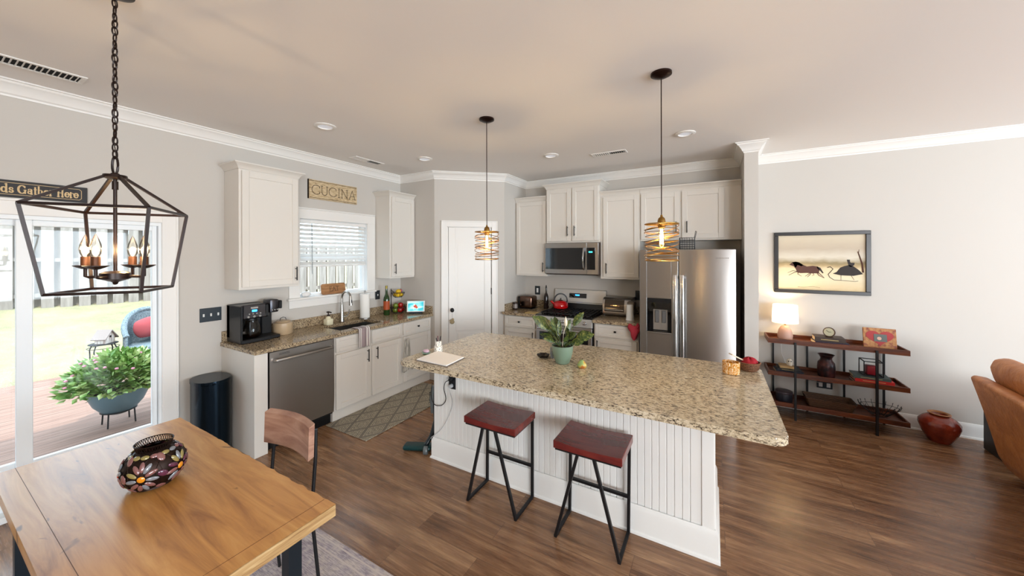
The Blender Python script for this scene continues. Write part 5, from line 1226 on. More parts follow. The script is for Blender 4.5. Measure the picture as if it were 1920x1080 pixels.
# vacuum
vc = thing('stick_vacuum', 'dark green and grey stick vacuum propped at the island end', 'vacuum', (-2.22, 2.36, 0))
M_vg = mat('vacuum_green', '#143a3c', .3, .2); M_vd = mat('vacuum_dark', '#101a1e', .35); M_vgr = mat('vacuum_grey', '#6c7476', .35, .4)
m_ = Matrix.Translation((-2.26, 2.29, .03)) @ Matrix.Rotation(math.radians(25), 4, 'Z')
hdv = MB().box(-.125, .125, -.05, .05, -.018, .022, .018, 3, m=m_).build('floor_head', M_vg, vc)
mb = MB(); mb.cyl((-2.165, 2.262, .036), (-2.135, 2.278, .036), .034, seg=24, bev=.004); mb.build('wheel', M_vgr, hdv)
MB().tube([(-2.19, 2.315, .05), (-2.165, 2.36, .12), (-2.150, 2.40, .25)], .020, 12).build('neck', M_vd, vc)
mb = MB(); mb.tube([(-2.150, 2.40, .22), (-2.155, 2.415, .36), (-2.162, 2.43, .50), (-2.17, 2.44, .62), (-2.17, 2.445, .665)], .030, 14, taper=[.7, 1.15, 1.1, .9, .7]); mb.build('body', M_vd, vc)
MB().tube([(-2.185, 2.40, .30), (-2.198, 2.41, .42), (-2.195, 2.42, .53)], .024, 12, taper=[.8, 1.1, .8]).build('dust_cup', M_vgr, vc)
mb = MB()
for k in range(7): mb.box(-2.226, -2.222, 2.395, 2.425, .385+k*.014, .391+k*.014)
mb.build('air_grille', M_vd, vc)

# ================================================================== living area
fp_ = thing('framed_painting', 'framed painting of horses pulling a sleigh across snow', 'painting', (.99, B-.01, 1.283))
qx0, qx1, qz0, qz1 = .595, 1.392, 1.283, 1.952; fw = .038
mb = MB(); fpr = [(0, 0), (.028, 0), (.030, .010), (.016, .026), (.010, fw), (0, fw)]
for (a, b_, c, d) in ((qx0, qx1, qz1-fw, qz1), (qx0, qx1, qz0, qz0+fw), (qx0, qx0+fw, qz0+fw, qz1-fw), (qx1-fw, qx1, qz0+fw, qz1-fw)): mb.box(a, b_, B-.026, B-.001, c, d, .003, 1)
mb.build('frame', mat('dark_frame', '#1d1a1a', .3, .1), fp_)
M_cv = mat('winter_canvas', '#c9b89a', .7); v_ = coords(M_cv); sx = M_cv.node_tree.nodes.new('ShaderNodeSeparateXYZ'); M_cv.node_tree.links.new(v_, sx.inputs[0])
mr = M_cv.node_tree.nodes.new('ShaderNodeMapRange'); mr.inputs[1].default_value = 0; mr.inputs[2].default_value = qz1-qz0; M_cv.node_tree.links.new(sx.outputs['Z'], mr.inputs[0])
nz = noise(M_cv, coords(M_cv, (3, 1, 6)), 3, 4); ad_ = M_cv.node_tree.nodes.new('ShaderNodeMath'); ad_.operation = 'MULTIPLY_ADD'; ad_.inputs[1].default_value = .10; M_cv.node_tree.links.new(nz.outputs[0], ad_.inputs[0]); M_cv.node_tree.links.new(mr.outputs[0], ad_.inputs[2])
setc(M_cv, ramp(M_cv, ad_.outputs[0], [(.05, '#a98a5f'), (.14, '#d6c199'), (.30, '#e0d2b2'), (.45, '#d8c8a4'), (.50, '#b19a72'), (.545, '#8f815f'), (.585, '#b4a891'), (.64, '#cfc8b8'), (.78, '#b9ab98'), (.95, '#c9bda6')]))
cv = MB().box(qx0+fw, qx1-fw, B-.010, B-.006, qz0+fw, qz1-fw).build('canvas', M_cv, fp_, smooth=False)
def sil(name, m, shapes):
    mb = MB(); S = .001
    for s_ in shapes:
        kind, pts, w = s_
        P2 = [(qx0+(qx1-qx0)*((u-85)/1310), qz1-(qz1-qz0)*((v-130)/835)) for u, v in pts]
        if kind == 'p': mb.prism(P2, B-.0112, B-.0101, 'y')
        else: mb.tube([(x, B-.0107, z) for x, z in P2], w, 5, taper=[1-.5*i/max(1, len(P2)-1) for i in range(len(P2))])
    o = mb.build(name, m, cv, smooth=False); return o
M_hb = mat('horse_brown', '#4e3028', .7); M_hd = mat('horse_dark', '#2a2422', .7)
sil('horse', M_hb, [('p', [(310, 580), (350, 545), (400, 535), (450, 545), (500, 575), (560, 600), (640, 590), (710, 600), (735, 640), (725, 690), (640, 692), (560, 688), (470, 692), (425, 685), (405, 640), (395, 625), (375, 600), (345, 590)], 0),
    ('t', [(430, 670), (370, 690), (300, 725)], .0035), ('t', [(445, 675), (430, 705), (485, 735)], .0035), ('t', [(620, 685), (600, 715), (565, 745)], .0035), ('t', [(640, 685), (660, 712), (630, 725)], .003), ('t', [(700, 680), (720, 715), (790, 750)], .004), ('t', [(715, 680), (760, 715), (800, 752)], .0035)])
sil('horse', M_hd, [('p', [(345, 545), (400, 535), (455, 548), (510, 580), (480, 600), (430, 580), (400, 620), (385, 600), (370, 570)], 0), ('p', [(700, 598), (745, 615), (790, 685), (775, 690), (735, 650), (700, 620)], 0), ('t', [(420, 670), (360, 660), (285, 690)], .003), ('t', [(600, 690), (570, 712), (535, 735)], .003)])
sil('sleigh', M_hd, [('p', [(910, 690), (960, 670), (1010, 610), (1060, 590), (1120, 575), (1180, 590), (1250, 640), (1300, 690), (1180, 715), (1020, 712)], 0), ('p', [(1095, 505), (1135, 505), (1135, 530), (1145, 545), (1195, 545), (1190, 575), (1150, 600), (1120, 590), (1105, 540)], 0),
    ('t', [(840, 610), (880, 600), (915, 630), (880, 670), (850, 700), (870, 740), (930, 775), (1080, 780), (1200, 788), (1240, 780)], .004), ('t', [(1020, 710), (1020, 778)], .002), ('t', [(1150, 710), (1190, 770)], .002)])
sil('bare_tree', M_hb, [('t', [(1300, 670), (1290, 560), (1260, 470), (1235, 400)], .008), ('t', [(1270, 490), (1245, 420), (1250, 375)], .003), ('t', [(430, 880), (520, 885), (640, 870), (740, 885)], .002)])
# console shelf
sf = thing('console_shelf', 'three-tier wooden tray shelf with black metal posts against the wall', 'shelf', (1.03, 4.77, 0))
sx0, sx1, sy0, sy1 = .50, 1.56, 4.605, 4.925
for zt, zb in ((.824, .775), (.482, .437), (.165, .120)):
    mb = MB(); mb.box(sx0, sx1, sy0, sy1, zb, zb+.014); mb.box(sx0, sx1, sy0, sy0+.014, zb+.014, zt, .002); mb.box(sx0, sx1, sy1-.014, sy1, zb+.014, zt, .002)
    mb.box(sx0, sx0+.014, sy0+.014, sy1-.014, zb+.014, zt, .002); mb.box(sx1-.014, sx1, sy0+.014, sy1-.014, zb+.014, zt, .002); mb.build('shelf_tray', M_shelfw, sf, smooth=False)
for x, y in ((.727, sy0-.0095), (1.335, sy0-.0095)): MB().box(x-.009, x+.009, y-.009, y+.009, .0005, .80).build('post', M_black, sf, smooth=False)
for x in (.582, .882, 1.183, 1.482): MB().box(x-.008, x+.008, sy1+.0005, sy1+.0165, .0005, .80).build('post', M_black, sf, smooth=False)
zA, zB, zC = .775+.0145, .437+.0145, .120+.0145
lp = thing('table_lamp', 'lit table lamp with white drum shade and pinkish ceramic base', 'lamp', (.668, 4.775, zA))
M_lb = mat('lamp_ceramic', '#b38f7e', .5); L = (.668, 4.775, 0)
MB().lathe([(0, zA), (.050, zA), (.066, zA+.015), (.068, zA+.05), (.056, zA+.11), (.036, zA+.145), (.022, zA+.155), (0, zA+.156)], L, 36).build('base', M_lb, lp)
MB().cyl((.668, 4.775, zA+.155), (.668, 4.775, zA+.20), .009).build('neck', mat('brass', '#a98143', .3, .9), lp)
M_sh = mat('lamp_shade_linen', '#f4ead6', .9); bs = M_sh.node_tree.nodes['Principled BSDF']
tl = M_sh.node_tree.nodes.new('ShaderNodeBsdfTranslucent'); tl.inputs[0].default_value = (1, .93, .78, 1); mx = M_sh.node_tree.nodes.new('ShaderNodeMixShader'); mx.inputs[0].default_value = .55
M_sh.node_tree.links.new(bs.outputs[0], mx.inputs[1]); M_sh.node_tree.links.new(tl.outputs[0], mx.inputs[2]); M_sh.node_tree.links.new(mx.outputs[0], M_sh.node_tree.nodes['Material Output'].inputs[0])
MB().lathe([(.116, zA+.185), (.108, zA+.375)], L, 40).build('lamp_shade', M_sh, lp, keep=True)
mb = MB(); mb.sph((L[0], L[1], zA+.265), .026); bb_ = mb.build('bulb', mat('lamp_bulb', '#ffe6b8', .4, emit='#ffd9a0', es=25), lp)
point('lamp_glow', (0, 0, .30), 4.5, (1.0, .74, .42), lp, .03)
o = MB().tube([(.665, sy1+.012, zA+.06), (.655, sy1+.012, .70), (.66, sy1+.012, .60), (.72, sy1+.014, .42), (.82, B-.012, .34), (.98, B-.02, .33)], .0025, 6).build('lamp_cord', M_white); tag(o, 'thin white lamp cord running down the wall behind the shelf', 'power cord')
def book(name_label, x0, x1, y0, y1, z0, z1, c, page='#cbb999', rz=0, group=None):
    cx, cy = (x0+x1)/2, (y0+y1)/2; t = thing('book', name_label, 'book', (cx, cy, z0), group, rz)
    hx, hy, h = (x1-x0)/2, (y1-y0)/2, z1-z0; m = mat('book_'+c.strip('#'), c, .5)
    mb = MB(); mb.box(-hx, hx, -hy, hy, 0.0002, .0028); mb.box(-hx, hx, -hy, hy, h-.0028, h-.0002); mb.box(-hx, hx, -hy, -hy+.0028, .0028, h-.0028); mb.build('cover', m, t, world=False, smooth=False)
    MB().box(-hx+.004, hx-.004, -hy+.003, hy-.004, .0029, h-.0029).build('pages', mat('book_pages', page, .8), t, world=False, smooth=False)
    mb = MB(); mb.box(-hx*.6, hx*.55, -hy-.0006, -hy, h*.42, h*.56); mb.build('spine_title', mat('title_gold', '#b7a26c', .6), t, world=False, smooth=False)
    return t
book('navy blue book lying under the brown book and clock', .895, 1.155, 4.66, 4.84, zA, zA+.034, '#1d1b38', rz=.04)
book('dark brown book directly under the round clock', .900, 1.135, 4.67, 4.83, zA+.034, zA+.078, '#3a2a20', rz=-.03)
ck2 = thing('desk_clock', 'small round brass desk clock on the stacked books', 'clock', (1.02, 4.74, zA+.078))
cc = Vector((1.02, 4.725, zA+.078+.050)); fdir = Vector((-.35, -1, .12)).normalized()
mb = MB(); mb.cyl(cc-fdir*.018, cc+fdir*.018, .048, seg=32, bev=.004); mb.build('case', mat('clock_brown', '#4c372a', .35, .5), ck2)
mb = MB(); mb.cyl(cc+fdir*.0182, cc+fdir*.0195, .040, seg=32); dial = mb.build('dial', mat('clock_face', '#b9b69c', .4), ck2)
q = fdir.to_track_quat('Z', 'Y'); mm = Matrix.Translation(cc+fdir*.0205) @ q.to_matrix().to_4x4()
mb = MB(); mb.box(-.0015, .0015, 0, .026, -.0004, .0004, m=mm @ Matrix.Rotation(.9, 4, 'Z')); mb.box(-.0015, .0015, 0, .019, -.0004, .0004, m=mm @ Matrix.Rotation(-1.4, 4, 'Z')); mb.build('hands', M_black, dial)
MB().box(.99, 1.05, 4.715, 4.755, zA+.0782, zA+.086, .002).build('foot', mat('clock_brown', '#4c372a'), ck2)
hf = thing('photo_frame', 'brown photo frame with a red heart around a portrait', 'photo frame', (1.40, 4.76, zA))
Rh = Matrix.Translation((1.40, 4.745, zA)) @ Matrix.Rotation(math.radians(-9), 4, 'X') @ Matrix.Rotation(0.0, 4, 'Z')
M_hf = mat('heart_frame_tan', '#9a6b42', .6); n_ = noise(M_hf, coords(M_hf, (12, 12, 12)), 3, 4); setc(M_hf, ramp(M_hf, n_.outputs[0], [(.35, '#7b3a2c'), (.5, '#a5713f'), (.7, '#b38554')]))
MB().box(-.118, .118, -.008, .008, .001, .198, .003, m=Rh).build('frame', M_hf, hf, smooth=False)
hp = []
for i in range(36):
    a = 2*PI*i/36; x = 16*math.sin(a)**3; y = 13*math.cos(a)-5*math.cos(2*a)-2*math.cos(3*a)-math.cos(4*a); hp.append((x*.0062, .110+y*.0050))
h_ = MB().prism(hp, -.0100, -.0082, 'y', m=Rh).build('heart', mat('heart_red', '#9c2a2a', .6), hf, smooth=False)
pho = MB().box(-.042, .050, -.0118, -.0102, .070, .140, m=Rh).build('photo', mat('photo_dark', '#3b4038', .4), h_, smooth=False)
mb = MB(); mb.cyl((-.004, -.0120, .100), (-.004, -.0126, .100), .016, seg=18, m=Rh); o = mb.build('photo_face', mat('photo_skin', '#c49a84', .5), pho)
MB().tube([(1.44, 4.76, zA+.12), (1.44, 4.85, zA+.004)], .004, 6).build('easel', M_hf, hf)
# middle tier
book('dark blue book at the bottom of the stack under the owl', .570, .805, 4.66, 4.83, zB, zB+.028, '#1c2434', rz=.05)
book('black book in the middle of the stack under the owl', .590, .785, 4.67, 4.82, zB+.028, zB+.052, '#17171a', rz=-.05)
book('small tan book on top of the stack under the owl', .610, .735, 4.68, 4.81, zB+.052, zB+.074, '#a8885a', rz=.02)
ow = thing('owl_figurine', 'tiny white owl figurine on the small stack of books', 'figurine', (.70, 4.735, zB+.074))
MB().lathe([(0, zB+.0742), (.022, zB+.0742), (.027, zB+.09), (.026, zB+.115), (.024, zB+.13), (.012, zB+.143), (0, zB+.144)], (.70, 4.735, 0), 24, sc=(1, .8)).build('body', mat('owl_white', '#cfc7b8', .5), ow)
mb = MB()
for dx in (-.010, .010): mb.cyl((.70+dx, 4.716, zB+.122), (.70+dx, 4.7135, zB+.122), .006, seg=12)
mb.build('eyes', M_black, ow)
vs = thing('milk_can_vase', 'dark brown metal vase with flared rim on the middle shelf', 'vase', (1.005, 4.765, zB))
M_vs = mat('dark_vase', '#2b1b1e', .35, .4); n_ = noise(M_vs, coords(M_vs), 14, 3); setc(M_vs, ramp(M_vs, n_.outputs[0], [(.4, '#1d1519'), (.6, '#4a2320')]))
MB().lathe([(0, zB), (.062, zB), (.070, zB+.01), (.073, zB+.10), (.068, zB+.145), (.050, zB+.168), (.046, zB+.19), (.058, zB+.218), (.068, zB+.226), (.062, zB+.226), (.042, zB+.19), (.0, zB+.185)], (1.005, 4.765, 0), 40).build('body', M_vs, vs)
book('dark blue thin book at the bottom of the stack under the red book', 1.195, 1.435, 4.66, 4.83, zB, zB+.020, '#232a52', rz=.02)
book('bright red book in the middle of the shelf stack', 1.200, 1.475, 4.655, 4.83, zB+.020, zB+.050, '#b3201c', rz=-.02)
book('grey-green book on top of the stack, under the candle cube', 1.190, 1.455, 4.66, 4.83, zB+.050, zB+.078, '#3d4a48', rz=-.05)
cb = thing('candle_cube', 'black wire cube candle holder on the stacked books', 'candle holder', (1.335, 4.745, zB+.078))
mb = MB(); k = .068; c0 = Vector((1.335, 4.745, zB+.0825)); zt = .135
cs_ = [(-k, -k), (k, -k), (k, k), (-k, k)]
for i in range(4):
    a = cs_[i]; b_ = cs_[(i+1) % 4]
    mb.tube([c0+Vector((*a, 0)), c0+Vector((*b_, 0))], .0035, sq=True); mb.tube([c0+Vector((*a, zt)), c0+Vector((*b_, zt))], .0035, sq=True); mb.tube([c0+Vector((*a, -.003)), c0+Vector((*a, zt+.003))], .0035, sq=True)
mb.build('wire_cube', M_black, cb, smooth=False)
MB().box(c0.x-.045, c0.x+.045, c0.y-.045, c0.y+.045, c0.z-.003, c0.z+.002).build('plate', M_black, cb)
o = MB().box(c0.x-.038, c0.x+.038, c0.y-.038, c0.y+.038, c0.z+.0025, c0.z+.086, .006, 2).build('pillar_candle', mat('red_wax', '#7d1420', .4)); tag(o, 'square red candle block inside the black wire cube', 'candle')
# bottom tier
tn = thing('round_tin', 'dark round lidded box on the bottom shelf', 'box', (.655, 4.76, zC))
MB().cyl((.655, 4.76, zC), (.655, 4.76, zC+.085), .072, seg=40, bev=.003).build('body', mat('tin_dark', '#20202a', .5), tn)
MB().cyl((.655, 4.76, zC+.0855), (.655, 4.76, zC+.108), .076, seg=40, bev=.003).build('lid', mat('tin_lid', '#3a3036', .4), tn)
bt = thing('wicker_tray', 'rectangular brown wicker basket on the bottom shelf', 'basket', (1.02, 4.76, zC))
mb = MB(); b = mb.bm
def rp(hx, hy, z, r=.02):
    return [b.verts.new((1.02+px_, 4.76+py_, z)) for px_, py_ in rrect(-hx, hx, -hy, hy, r, 4)]
R_ = [rp(.165, .085, zC+.0005), rp(.200, .108, zC+.100), rp(.192, .100, zC+.100), rp(.158, .078, zC+.010)]
for r0, r1_ in zip(R_, R_[1:]):
    for j in range(len(r0)): b.faces.new((r0[j], r0[(j+1) % len(r0)], r1_[(j+1) % len(r0)], r1_[j]))
b.faces.new(R_[0]); b.faces.new(R_[-1][::-1]); M_w2 = mat('tan_wicker', '#6b4a2f', .6); wn = M_w2.node_tree.nodes.new('ShaderNodeTexWave'); wn.bands_direction = 'Z'; wn.inputs['Scale'].default_value = 25; wn.inputs['Distortion'].default_value = 4; M_w2.node_tree.links.new(coords(M_w2), wn.inputs['Vector'])
setc(M_w2, ramp(M_w2, wn.outputs[0], [(.2, '#24140b'), (.6, '#523422'), (.9, '#75553a')])); bump(M_w2, wn.outputs[0], .5, .004)
mb.build('basket_body', M_w2, bt, angle=60)
wr = thing('wire_bowl', 'open black wire bowl with curled rim on the bottom shelf', 'bowl', (1.40, 4.77, zC))
mb = MB()
mb.tube([(1.40+.055*math.cos(a), 4.77+.04*math.sin(a), zC+.004) for a in [2*PI*i/24 for i in range(24)]], .003, 6, True)
for kz in (.45, 1): mb.tube([(1.40+(.055+.085*kz)*math.cos(a), 4.77+(.04+.06*kz)*math.sin(a), zC+.004+.085*kz) for a in [2*PI*i/36 for i in range(36)]], .0022, 6, True)
for i in range(18):
    a = 2*PI*i/18; mb.tube([(1.40+(.055+.09*s_)*math.cos(a), 4.77+(.04+.065*s_)*math.sin(a), zC+.004+.085*s_+(.02 if s_ > 1 else 0)) for s_ in (0, .5, 1, 1.12, 1.02)], .0020, 5)
mb.build('wire_body', M_black, wr)
plate(FR_B, 'outlet', 'dark wall outlet with plugs behind the console shelf', .965, 1.095, .270, .345, 2, 'outlet', None)
# floor vase
fv = thing('floor_vase', 'round glazed red-brown pottery vase on the floor by the baseboard', 'vase', (1.79, 4.745, 0))
M_fv = mat('oxblood_glaze', '#6a2217', .22, coat=.3); wn = M_fv.node_tree.nodes.new('ShaderNodeTexVoronoi'); wn.inputs['Scale'].default_value = 45; M_fv.node_tree.links.new(coords(M_fv), wn.inputs['Vector']); bump(M_fv, wn.outputs[0], .35, .006)
n_ = noise(M_fv, coords(M_fv), 9, 3); setc(M_fv, ramp(M_fv, n_.outputs[0], [(.35, '#6b2115'), (.65, '#963c27')]))
MB().lathe([(0, .0008), (.070, .0008), (.078, .012), (.115, .085), (.135, .150), (.132, .178), (.105, .212), (.070, .236), (.055, .242), (.052, .238), (0, .15)], (1.79, 4.745, 0), 48).build('body', M_fv, fv)
MB().lathe([(.055, .242), (.070, .248), (.074, .254), (.066, .258), (.054, .252), (.050, .242)], (1.79, 4.745, 0), 40, closed=True).build('rim', mat('tan_glaze', '#9c6a40', .4), fv)
# sofa
M_lea = mat('tan_leather', '#a8683c', .5, spec=.4); n_ = noise(M_lea, coords(M_lea), 7, 5, .6, 1.0); setc(M_lea, ramp(M_lea, n_.outputs[0], [(.3, '#a0643a'), (.55, '#bd7c4a'), (.75, '#cf915c')])); n2_ = noise(M_lea, coords(M_lea), 16, 3, .5, 2); bump(M_lea, n2_.outputs[0], .35, .02)
so = thing('leather_sofa', 'tan leather sofa seen from behind at the edge of the room', 'sofa', (2.3, 3.2, 0))
def skew(y): return (4.24-y)*-.075          # the sofa stands slightly turned
def sfp(poly, y0, y1, name, m, parent, bev=.012):
    mb = MB(); b = bmesh.new(); A = [b.verts.new((x+skew(y1), y1, z)) for x, z in poly]; Bv = [b.verts.new((x+skew(y0), y0, z)) for x, z in poly]; n = len(poly)
    b.faces.new(A); b.faces.new(Bv[::-1])
    for i in range(n): b.faces.new((A[i], Bv[i], Bv[(i+1) % n], A[(i+1) % n]))
    bmesh.ops.bevel(b, geom=list(b.edges), offset=bev, segments=2, affect='EDGES', profile=.5); mb._add(b); return mb.build(name, m, parent, angle=40)
sfp([(1.955, .06), (1.905, .16), (1.850, .42), (1.765, .735), (1.785, .755), (1.86, .745), (1.98, .50), (2.06, .40), (2.10, .06)], 2.0, 4.24, 'back', M_lea, so)
for y0_, y1_ in ((3.22, 4.20), (2.22, 3.20)):
    sfp([(1.868, .745), (1.845, .84), (1.868, .905), (1.94, .925), (2.08, .86), (2.16, .60), (2.12, .46), (1.985, .50)], y0_, y1_, 'back_cushion', M_lea, so, .025)
sfp([(2.09, .06), (2.07, .38), (2.12, .44), (2.80, .44), (2.84, .40), (2.84, .06)], 2.05, 4.05, 'seat', M_lea, so)
sfp([(2.13, .06), (2.13, .60), (2.20, .64), (2.78, .62), (2.86, .55), (2.86, .06)], 4.06, 4.28, 'armrest', M_lea, so, .02)
for y in (4.05, 2.2):
    MB().cyl((2.0+skew(y), y, .0008), (2.02+skew(y), y, .07), .022, .034, seg=14).build('leg', mat('sofa_leg_wood', '#4a2a18', .4), so)
spk = thing('floor_speaker', 'black box standing on the floor behind the sofa', 'speaker', (2.16, 4.62, 0))
MB().box(2.055, 2.30, 4.50, 4.75, .001, .34, .006).build('cabinet_box', M_blackp, spk)
MB().box(2.07, 2.285, 4.494, 4.4995, .02, .32, .002).build('grille', mat('speaker_cloth', '#1a1c20', .95), spk)

# ================================================================== outside
M_deck = mat('deck_boards', '#b59a8c', .8); v_ = coords(M_deck); sx = M_deck.node_tree.nodes.new('ShaderNodeSeparateXYZ'); M_deck.node_tree.links.new(v_, sx.inputs[0])
pm = M_deck.node_tree.nodes.new('ShaderNodeMath'); pm.operation = 'PINGPONG'; pm.inputs[1].default_value = .07; M_deck.node_tree.links.new(sx.outputs['X'], pm.inputs[0])
gp = M_deck.node_tree.nodes.new('ShaderNodeMath'); gp.operation = 'LESS_THAN'; gp.inputs[1].default_value = .003; M_deck.node_tree.links.new(pm.outputs[0], gp.inputs[0])
nd = noise(M_deck, coords(M_deck, (9, .7, 1)), 3, 4); cdk = ramp(M_deck, nd.outputs[0], [(.3, '#7b5d50'), (.7, '#957768')]); setc(M_deck, mixc(M_deck, gp.outputs[0], cdk, '#4c3f39'))
struct(MB().box(-8.5, WL-T-.002, -7, 4.6, -.16, -.10).build('deck_floor', M_deck, smooth=False))
M_lawn = mat('dry_lawn', '#b4b596', .95); nl = noise(M_lawn, coords(M_lawn), 1.3, 6, .7); nl2 = noise(M_lawn, coords(M_lawn), 60, 3)
cl = ramp(M_lawn, nl.outputs[0], [(.35, '#75765a'), (.5, '#938c6c'), (.7, '#a89d80')]); setc(M_lawn, mixc(M_lawn, .3, cl, ramp(M_lawn, nl2.outputs[0], [(.3, '#827f60'), (.7, '#b5aa88')]))); bump(M_lawn, nl2.outputs[0], .6, .03)
def lawn(a, b_):
    x = -4.1-22*a; y = -16+42*b_
    z = -.30 if x > -8.3 else -.30+.18*min(1, (-8.3-x)/.3)+(max(0, -8.6-x)/3.7)*(.76-.028*(y-1))
    return (x, y, z+.015*math.sin(y*2.1+x)*(x < -9))
struct(MB().grid(lawn, 66, 60).build('lawn', M_lawn))
def lz(x, y): return -.12+(max(0, -8.6-x)/3.7)*(.76-.028*(y-1))
M_fen = mat('weathered_fence', '#b0a69c', .9); nf = noise(M_fen, coords(M_fen, (8, 8, 1)), 2, 4); setc(M_fen, ramp(M_fen, nf.outputs[0], [(.3, '#7d746c'), (.7, '#9d948c')]))
for seg_i, (ya, yb_) in enumerate(((-8.0, 0.0), (.02, 6.0), (3.6, 9.5))):
    FX = -12.3 if seg_i < 2 else -8.75; fz = (lambda y: lz(-12.3, y)) if seg_i < 2 else (lambda y: -.12)
    fe = thing('wooden_fence', ('weathered board fence section beyond the lawn, outside the fixed patio panel', 'weathered board fence section beyond the lawn, behind the birdhouse', 'weathered board fence section seen through the kitchen sink window')[seg_i], 'fence', (FX, (ya+yb_)/2, fz((ya+yb_)/2)))
    mb = MB(); y = ya; k = 0; rf = random.Random(seg_i)
    while y < yb_-.17:
        xx = FX+.04 if k % 2 == 0 else FX-.08; w = .168 if k % 2 == 0 else .15; zb_ = fz(y)-.05
        mb.box(xx-.009, xx+.009, y, y+w, zb_, zb_+2.12+.012*rf.random()); y += .128; k += 1
    mb.build('pickets', M_fen, fe, smooth=False)
    for h_ in (.25, 1.0, 1.8):
        b = MB(); z0_, z1_ = fz(ya)+h_, fz(yb_)+h_; b.tube([(FX-.02, ya, z0_), (FX-.02, yb_, z1_)], .04, sq=True); b.build('rail', M_fen, fe, smooth=False)
    yy = ya+.9
    while yy < yb_: MB().box(FX-.055, FX+.015, yy-.045, yy+.045, fz(yy)-.1, fz(yy)+1.8).build('post', M_fen, fe, smooth=False); yy += 2.4
# planter
plt_ = thing('patio_planter', 'large blue-grey bowl planter of pink-flowered greenery on the deck', 'planter', (-5.6, 1.20, -.10))
MB().lathe([(0, .02), (.08, .02), (.12, .04), (.19, .13), (.235, .24), (.25, .28), (.23, .28), (.18, .16), (0, .08)], (-5.6, 1.22, 0), 40).build('bowl', mat('slate_glaze', '#56707a', .4), plt_)
mb = MB(); mb.tube(ringp(-5.6, 1.22, .05, .135, 30), .006, 6, True)
for i in range(4): a = PI/4+i*PI/2; mb.tube([(-5.6+.135*math.cos(a), 1.22+.135*math.sin(a), .05), (-5.6+.145*math.cos(a), 1.22+.145*math.sin(a), -.098)], .007, 6)
mb.build('wire_stand', M_black, plt_)
MB().lathe([(0, .25), (.215, .25), (.215, .23), (0, .23)], (-5.6, 1.22, 0), 24).build('soil', mat('potting_soil'), plt_)
def bush(n, c, R, leafL, leafW, seed, flat=.62):
    mb = MB(); r_ = random.Random(seed); b = mb.bm
    for i in range(n):
        u = r_.random()*2*PI; ph = math.acos(1-r_.random()*1.15); q = r_.random()**.35
        d = Vector((math.sin(ph)*math.cos(u), math.sin(ph)*math.sin(u), math.cos(ph)*flat)); p = Vector(c)+Vector((d.x*R[0], d.y*R[1], d.z*R[2]/flat*flat))*q
        ax = (d+Vector((r_.uniform(-.5, .5), r_.uniform(-.5, .5), r_.uniform(-.5, .3)))).normalized(); sd_ = ax.cross(Vector((r_.uniform(-1, 1), r_.uniform(-1, 1), 1))).normalized()
        l = leafL*r_.uniform(.6, 1.2); w = leafW*r_.uniform(.7, 1.2); nn_ = ax.cross(sd_)
        vs_ = [b.verts.new(p), b.verts.new(p+ax*l*.45+sd_*w), b.verts.new(p+ax*l-nn_*l*.12), b.verts.new(p+ax*l*.45-sd_*w)]; b.faces.new(vs_)
    return mb
M_gl = mat('garden_leaf', '#5d8242', .5); n_ = noise(M_gl, coords(M_gl), 9, 2); setc(M_gl, ramp(M_gl, n_.outputs[0], [(.35, '#567f38'), (.5, '#86a85c'), (.65, '#b8c88c')]))
bush(2600, (-5.6, 1.245, .34), (.38, .42, .52), .080, .026, 1).build('foliage', M_gl, plt_, smooth=False, keep=True)
mb = MB(); r_ = random.Random(6)
for i in range(26):
    u = r_.random()*2*PI; ph = r_.uniform(.2, 1.4); p = (-5.6+.41*math.sin(ph)*math.cos(u), 1.245+.45*math.sin(ph)*math.sin(u), .35+.50*math.cos(ph)*.62+.02); mb.sph(p, .016, (1, 1, .7), seg=7, rings=4)
mb.build('blossoms', mat('pink_blossom', '#d58aa0', .6), plt_)
# patio table with birdhouse
pt2 = thing('patio_side_table', 'small round metal side table on the deck under the birdhouse', 'table', (-8.0, 1.585, -.10))
MB().lathe([(0, .378), (.15, .378), (.158, .385), (.15, .392), (0, .392)], (-8.0, 1.585, 0), 32).build('tabletop', M_black, pt2)
for i in range(4):
    a = PI/4+i*PI/2; MB().tube([(-8+.13*math.cos(a), 1.585+.13*math.sin(a), .38), (-8+.165*math.cos(a), 1.585+.165*math.sin(a), .30), (-8+.15*math.cos(a), 1.585+.15*math.sin(a), -.098)], .008, 6).build('leg', M_black, pt2)
MB().tube(ringp(-8, 1.585, .33, .165), .004, 5, True).build('ring', M_black, pt2)
bh = thing('birdhouse', 'small whitewashed wooden birdhouse with a pitched roof', 'birdhouse', (-8.0, 1.60, .392))
M_bh = mat('whitewashed_wood', '#c5b5a8', .8); n_ = noise(M_bh, coords(M_bh, (20, 20, 3)), 2, 3); setc(M_bh, ramp(M_bh, n_.outputs[0], [(.4, '#a8948a'), (.6, '#d9cfc6')]))
Rb = Matrix.Translation((-8.0, 1.60, .3925)) @ Matrix.Rotation(math.radians(-50), 4, 'Z')
mb = MB(); b2 = [(-.075, 0), (.075, 0), (.075, .10), (0, .19), (-.075, .10)]; mb.prism(b2, -.07, .07, 'y', m=Rb); w_ = mb.build('walls', M_bh, bh, smooth=False)
mb = MB()
for s_ in (1, -1): mb.prism([(0, .185), (0, .200), (s_*.112, .068), (s_*.105, .056)], -.095, .095, 'y', m=Rb)
mb.build('roof', mat('birdhouse_roof', '#857b76', .8), bh, smooth=False)
mb = MB()
for y in (-.0705, .0705): mb.cyl((0, y-.001, .095), (0, y+.001, .095), .017, seg=16, m=Rb)
mb.build('entrance_hole', M_black, w_)
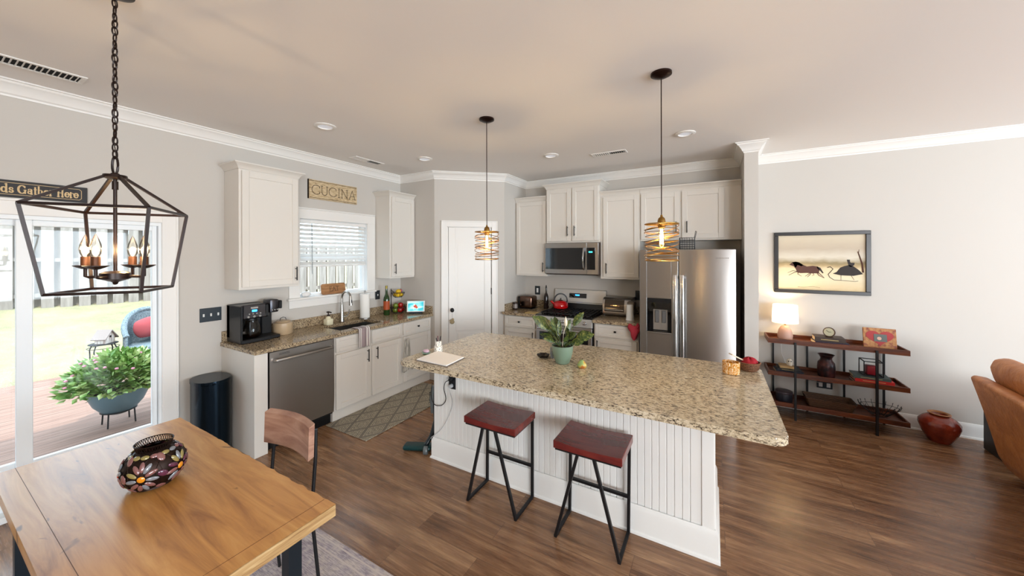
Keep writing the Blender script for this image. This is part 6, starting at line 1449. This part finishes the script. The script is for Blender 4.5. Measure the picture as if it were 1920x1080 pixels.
# wicker armchair
wa = thing('wicker_armchair', 'grey wicker armchair on the deck holding a red pillow', 'chair', (-7.9, 2.22, -.10))
M_gw = mat('grey_wicker', '#6f7d80', .7); n_ = noise(M_gw, coords(M_gw), 60, 2); setc(M_gw, ramp(M_gw, n_.outputs[0], [(.35, '#55626a'), (.65, '#7d8b90')])); bump(M_gw, n_.outputs[0], .6, .01)
wc = Vector((-7.9, 2.12, 0))
def cb_(a, r=.34): return Vector((wc.x-.02-r*math.cos(a)*1.0, wc.y+r*math.sin(a)*1.0, 0))
mb = MB()
mb.grid(lambda u, v: tuple(cb_(-1.75+3.5*u, .33)+Vector((0, 0, .20+v*(.18+.44*max(0, math.cos((-1.75+3.5*u)*.8))**1.1)))), 28, 10); mb.build('back', M_gw, wa, solid=.03)
pts = [tuple(cb_(-1.75+3.5*i/28, .33)+Vector((0, 0, .385+.44*max(0, math.cos((-1.75+3.5*i/28)*.8))**1.1))) for i in range(29)]
MB().tube(pts, .035, 10).build('top_roll', M_gw, wa)
MB().cyl((wc.x, wc.y, .16), (wc.x, wc.y, .30), .31, seg=30, bev=.02).build('seat', M_gw, wa)
for i in range(4):
    a = PI/4+i*PI/2; MB().cyl((wc.x+.23*math.cos(a), wc.y+.23*math.sin(a), -.099), (wc.x+.22*math.cos(a), wc.y+.22*math.sin(a), .17), .03, seg=10).build('leg', M_gw, wa)
Rp = Matrix.Translation((-8.02, 2.10, .55)) @ Matrix.Rotation(.22, 4, 'X') @ Matrix.Rotation(.12, 4, 'Y')
def pil(u, v):
    a, b_ = 2*PI*u, PI*v; cy_, cz_ = math.cos(a)*math.sin(b_), math.sin(a)*math.sin(b_); q = max(abs(cy_), abs(cz_), 1e-6)/max(1e-6, math.hypot(cy_, cz_)); pn = .35
    k = (1-pn)+pn/q if q > 1e-3 else 1
    return tuple(Rp @ Vector((.085*math.cos(b_)*(1-.25*math.sin(b_)**4), .20*cy_*k, .165*cz_*k)))
pw = MB().grid(pil, 36, 18, close_u=True).build('throw_pillow', mat('red_pillow', '#a04a4e', .9), angle=70); tag(pw, 'plump red throw pillow in the wicker armchair outside', 'pillow')
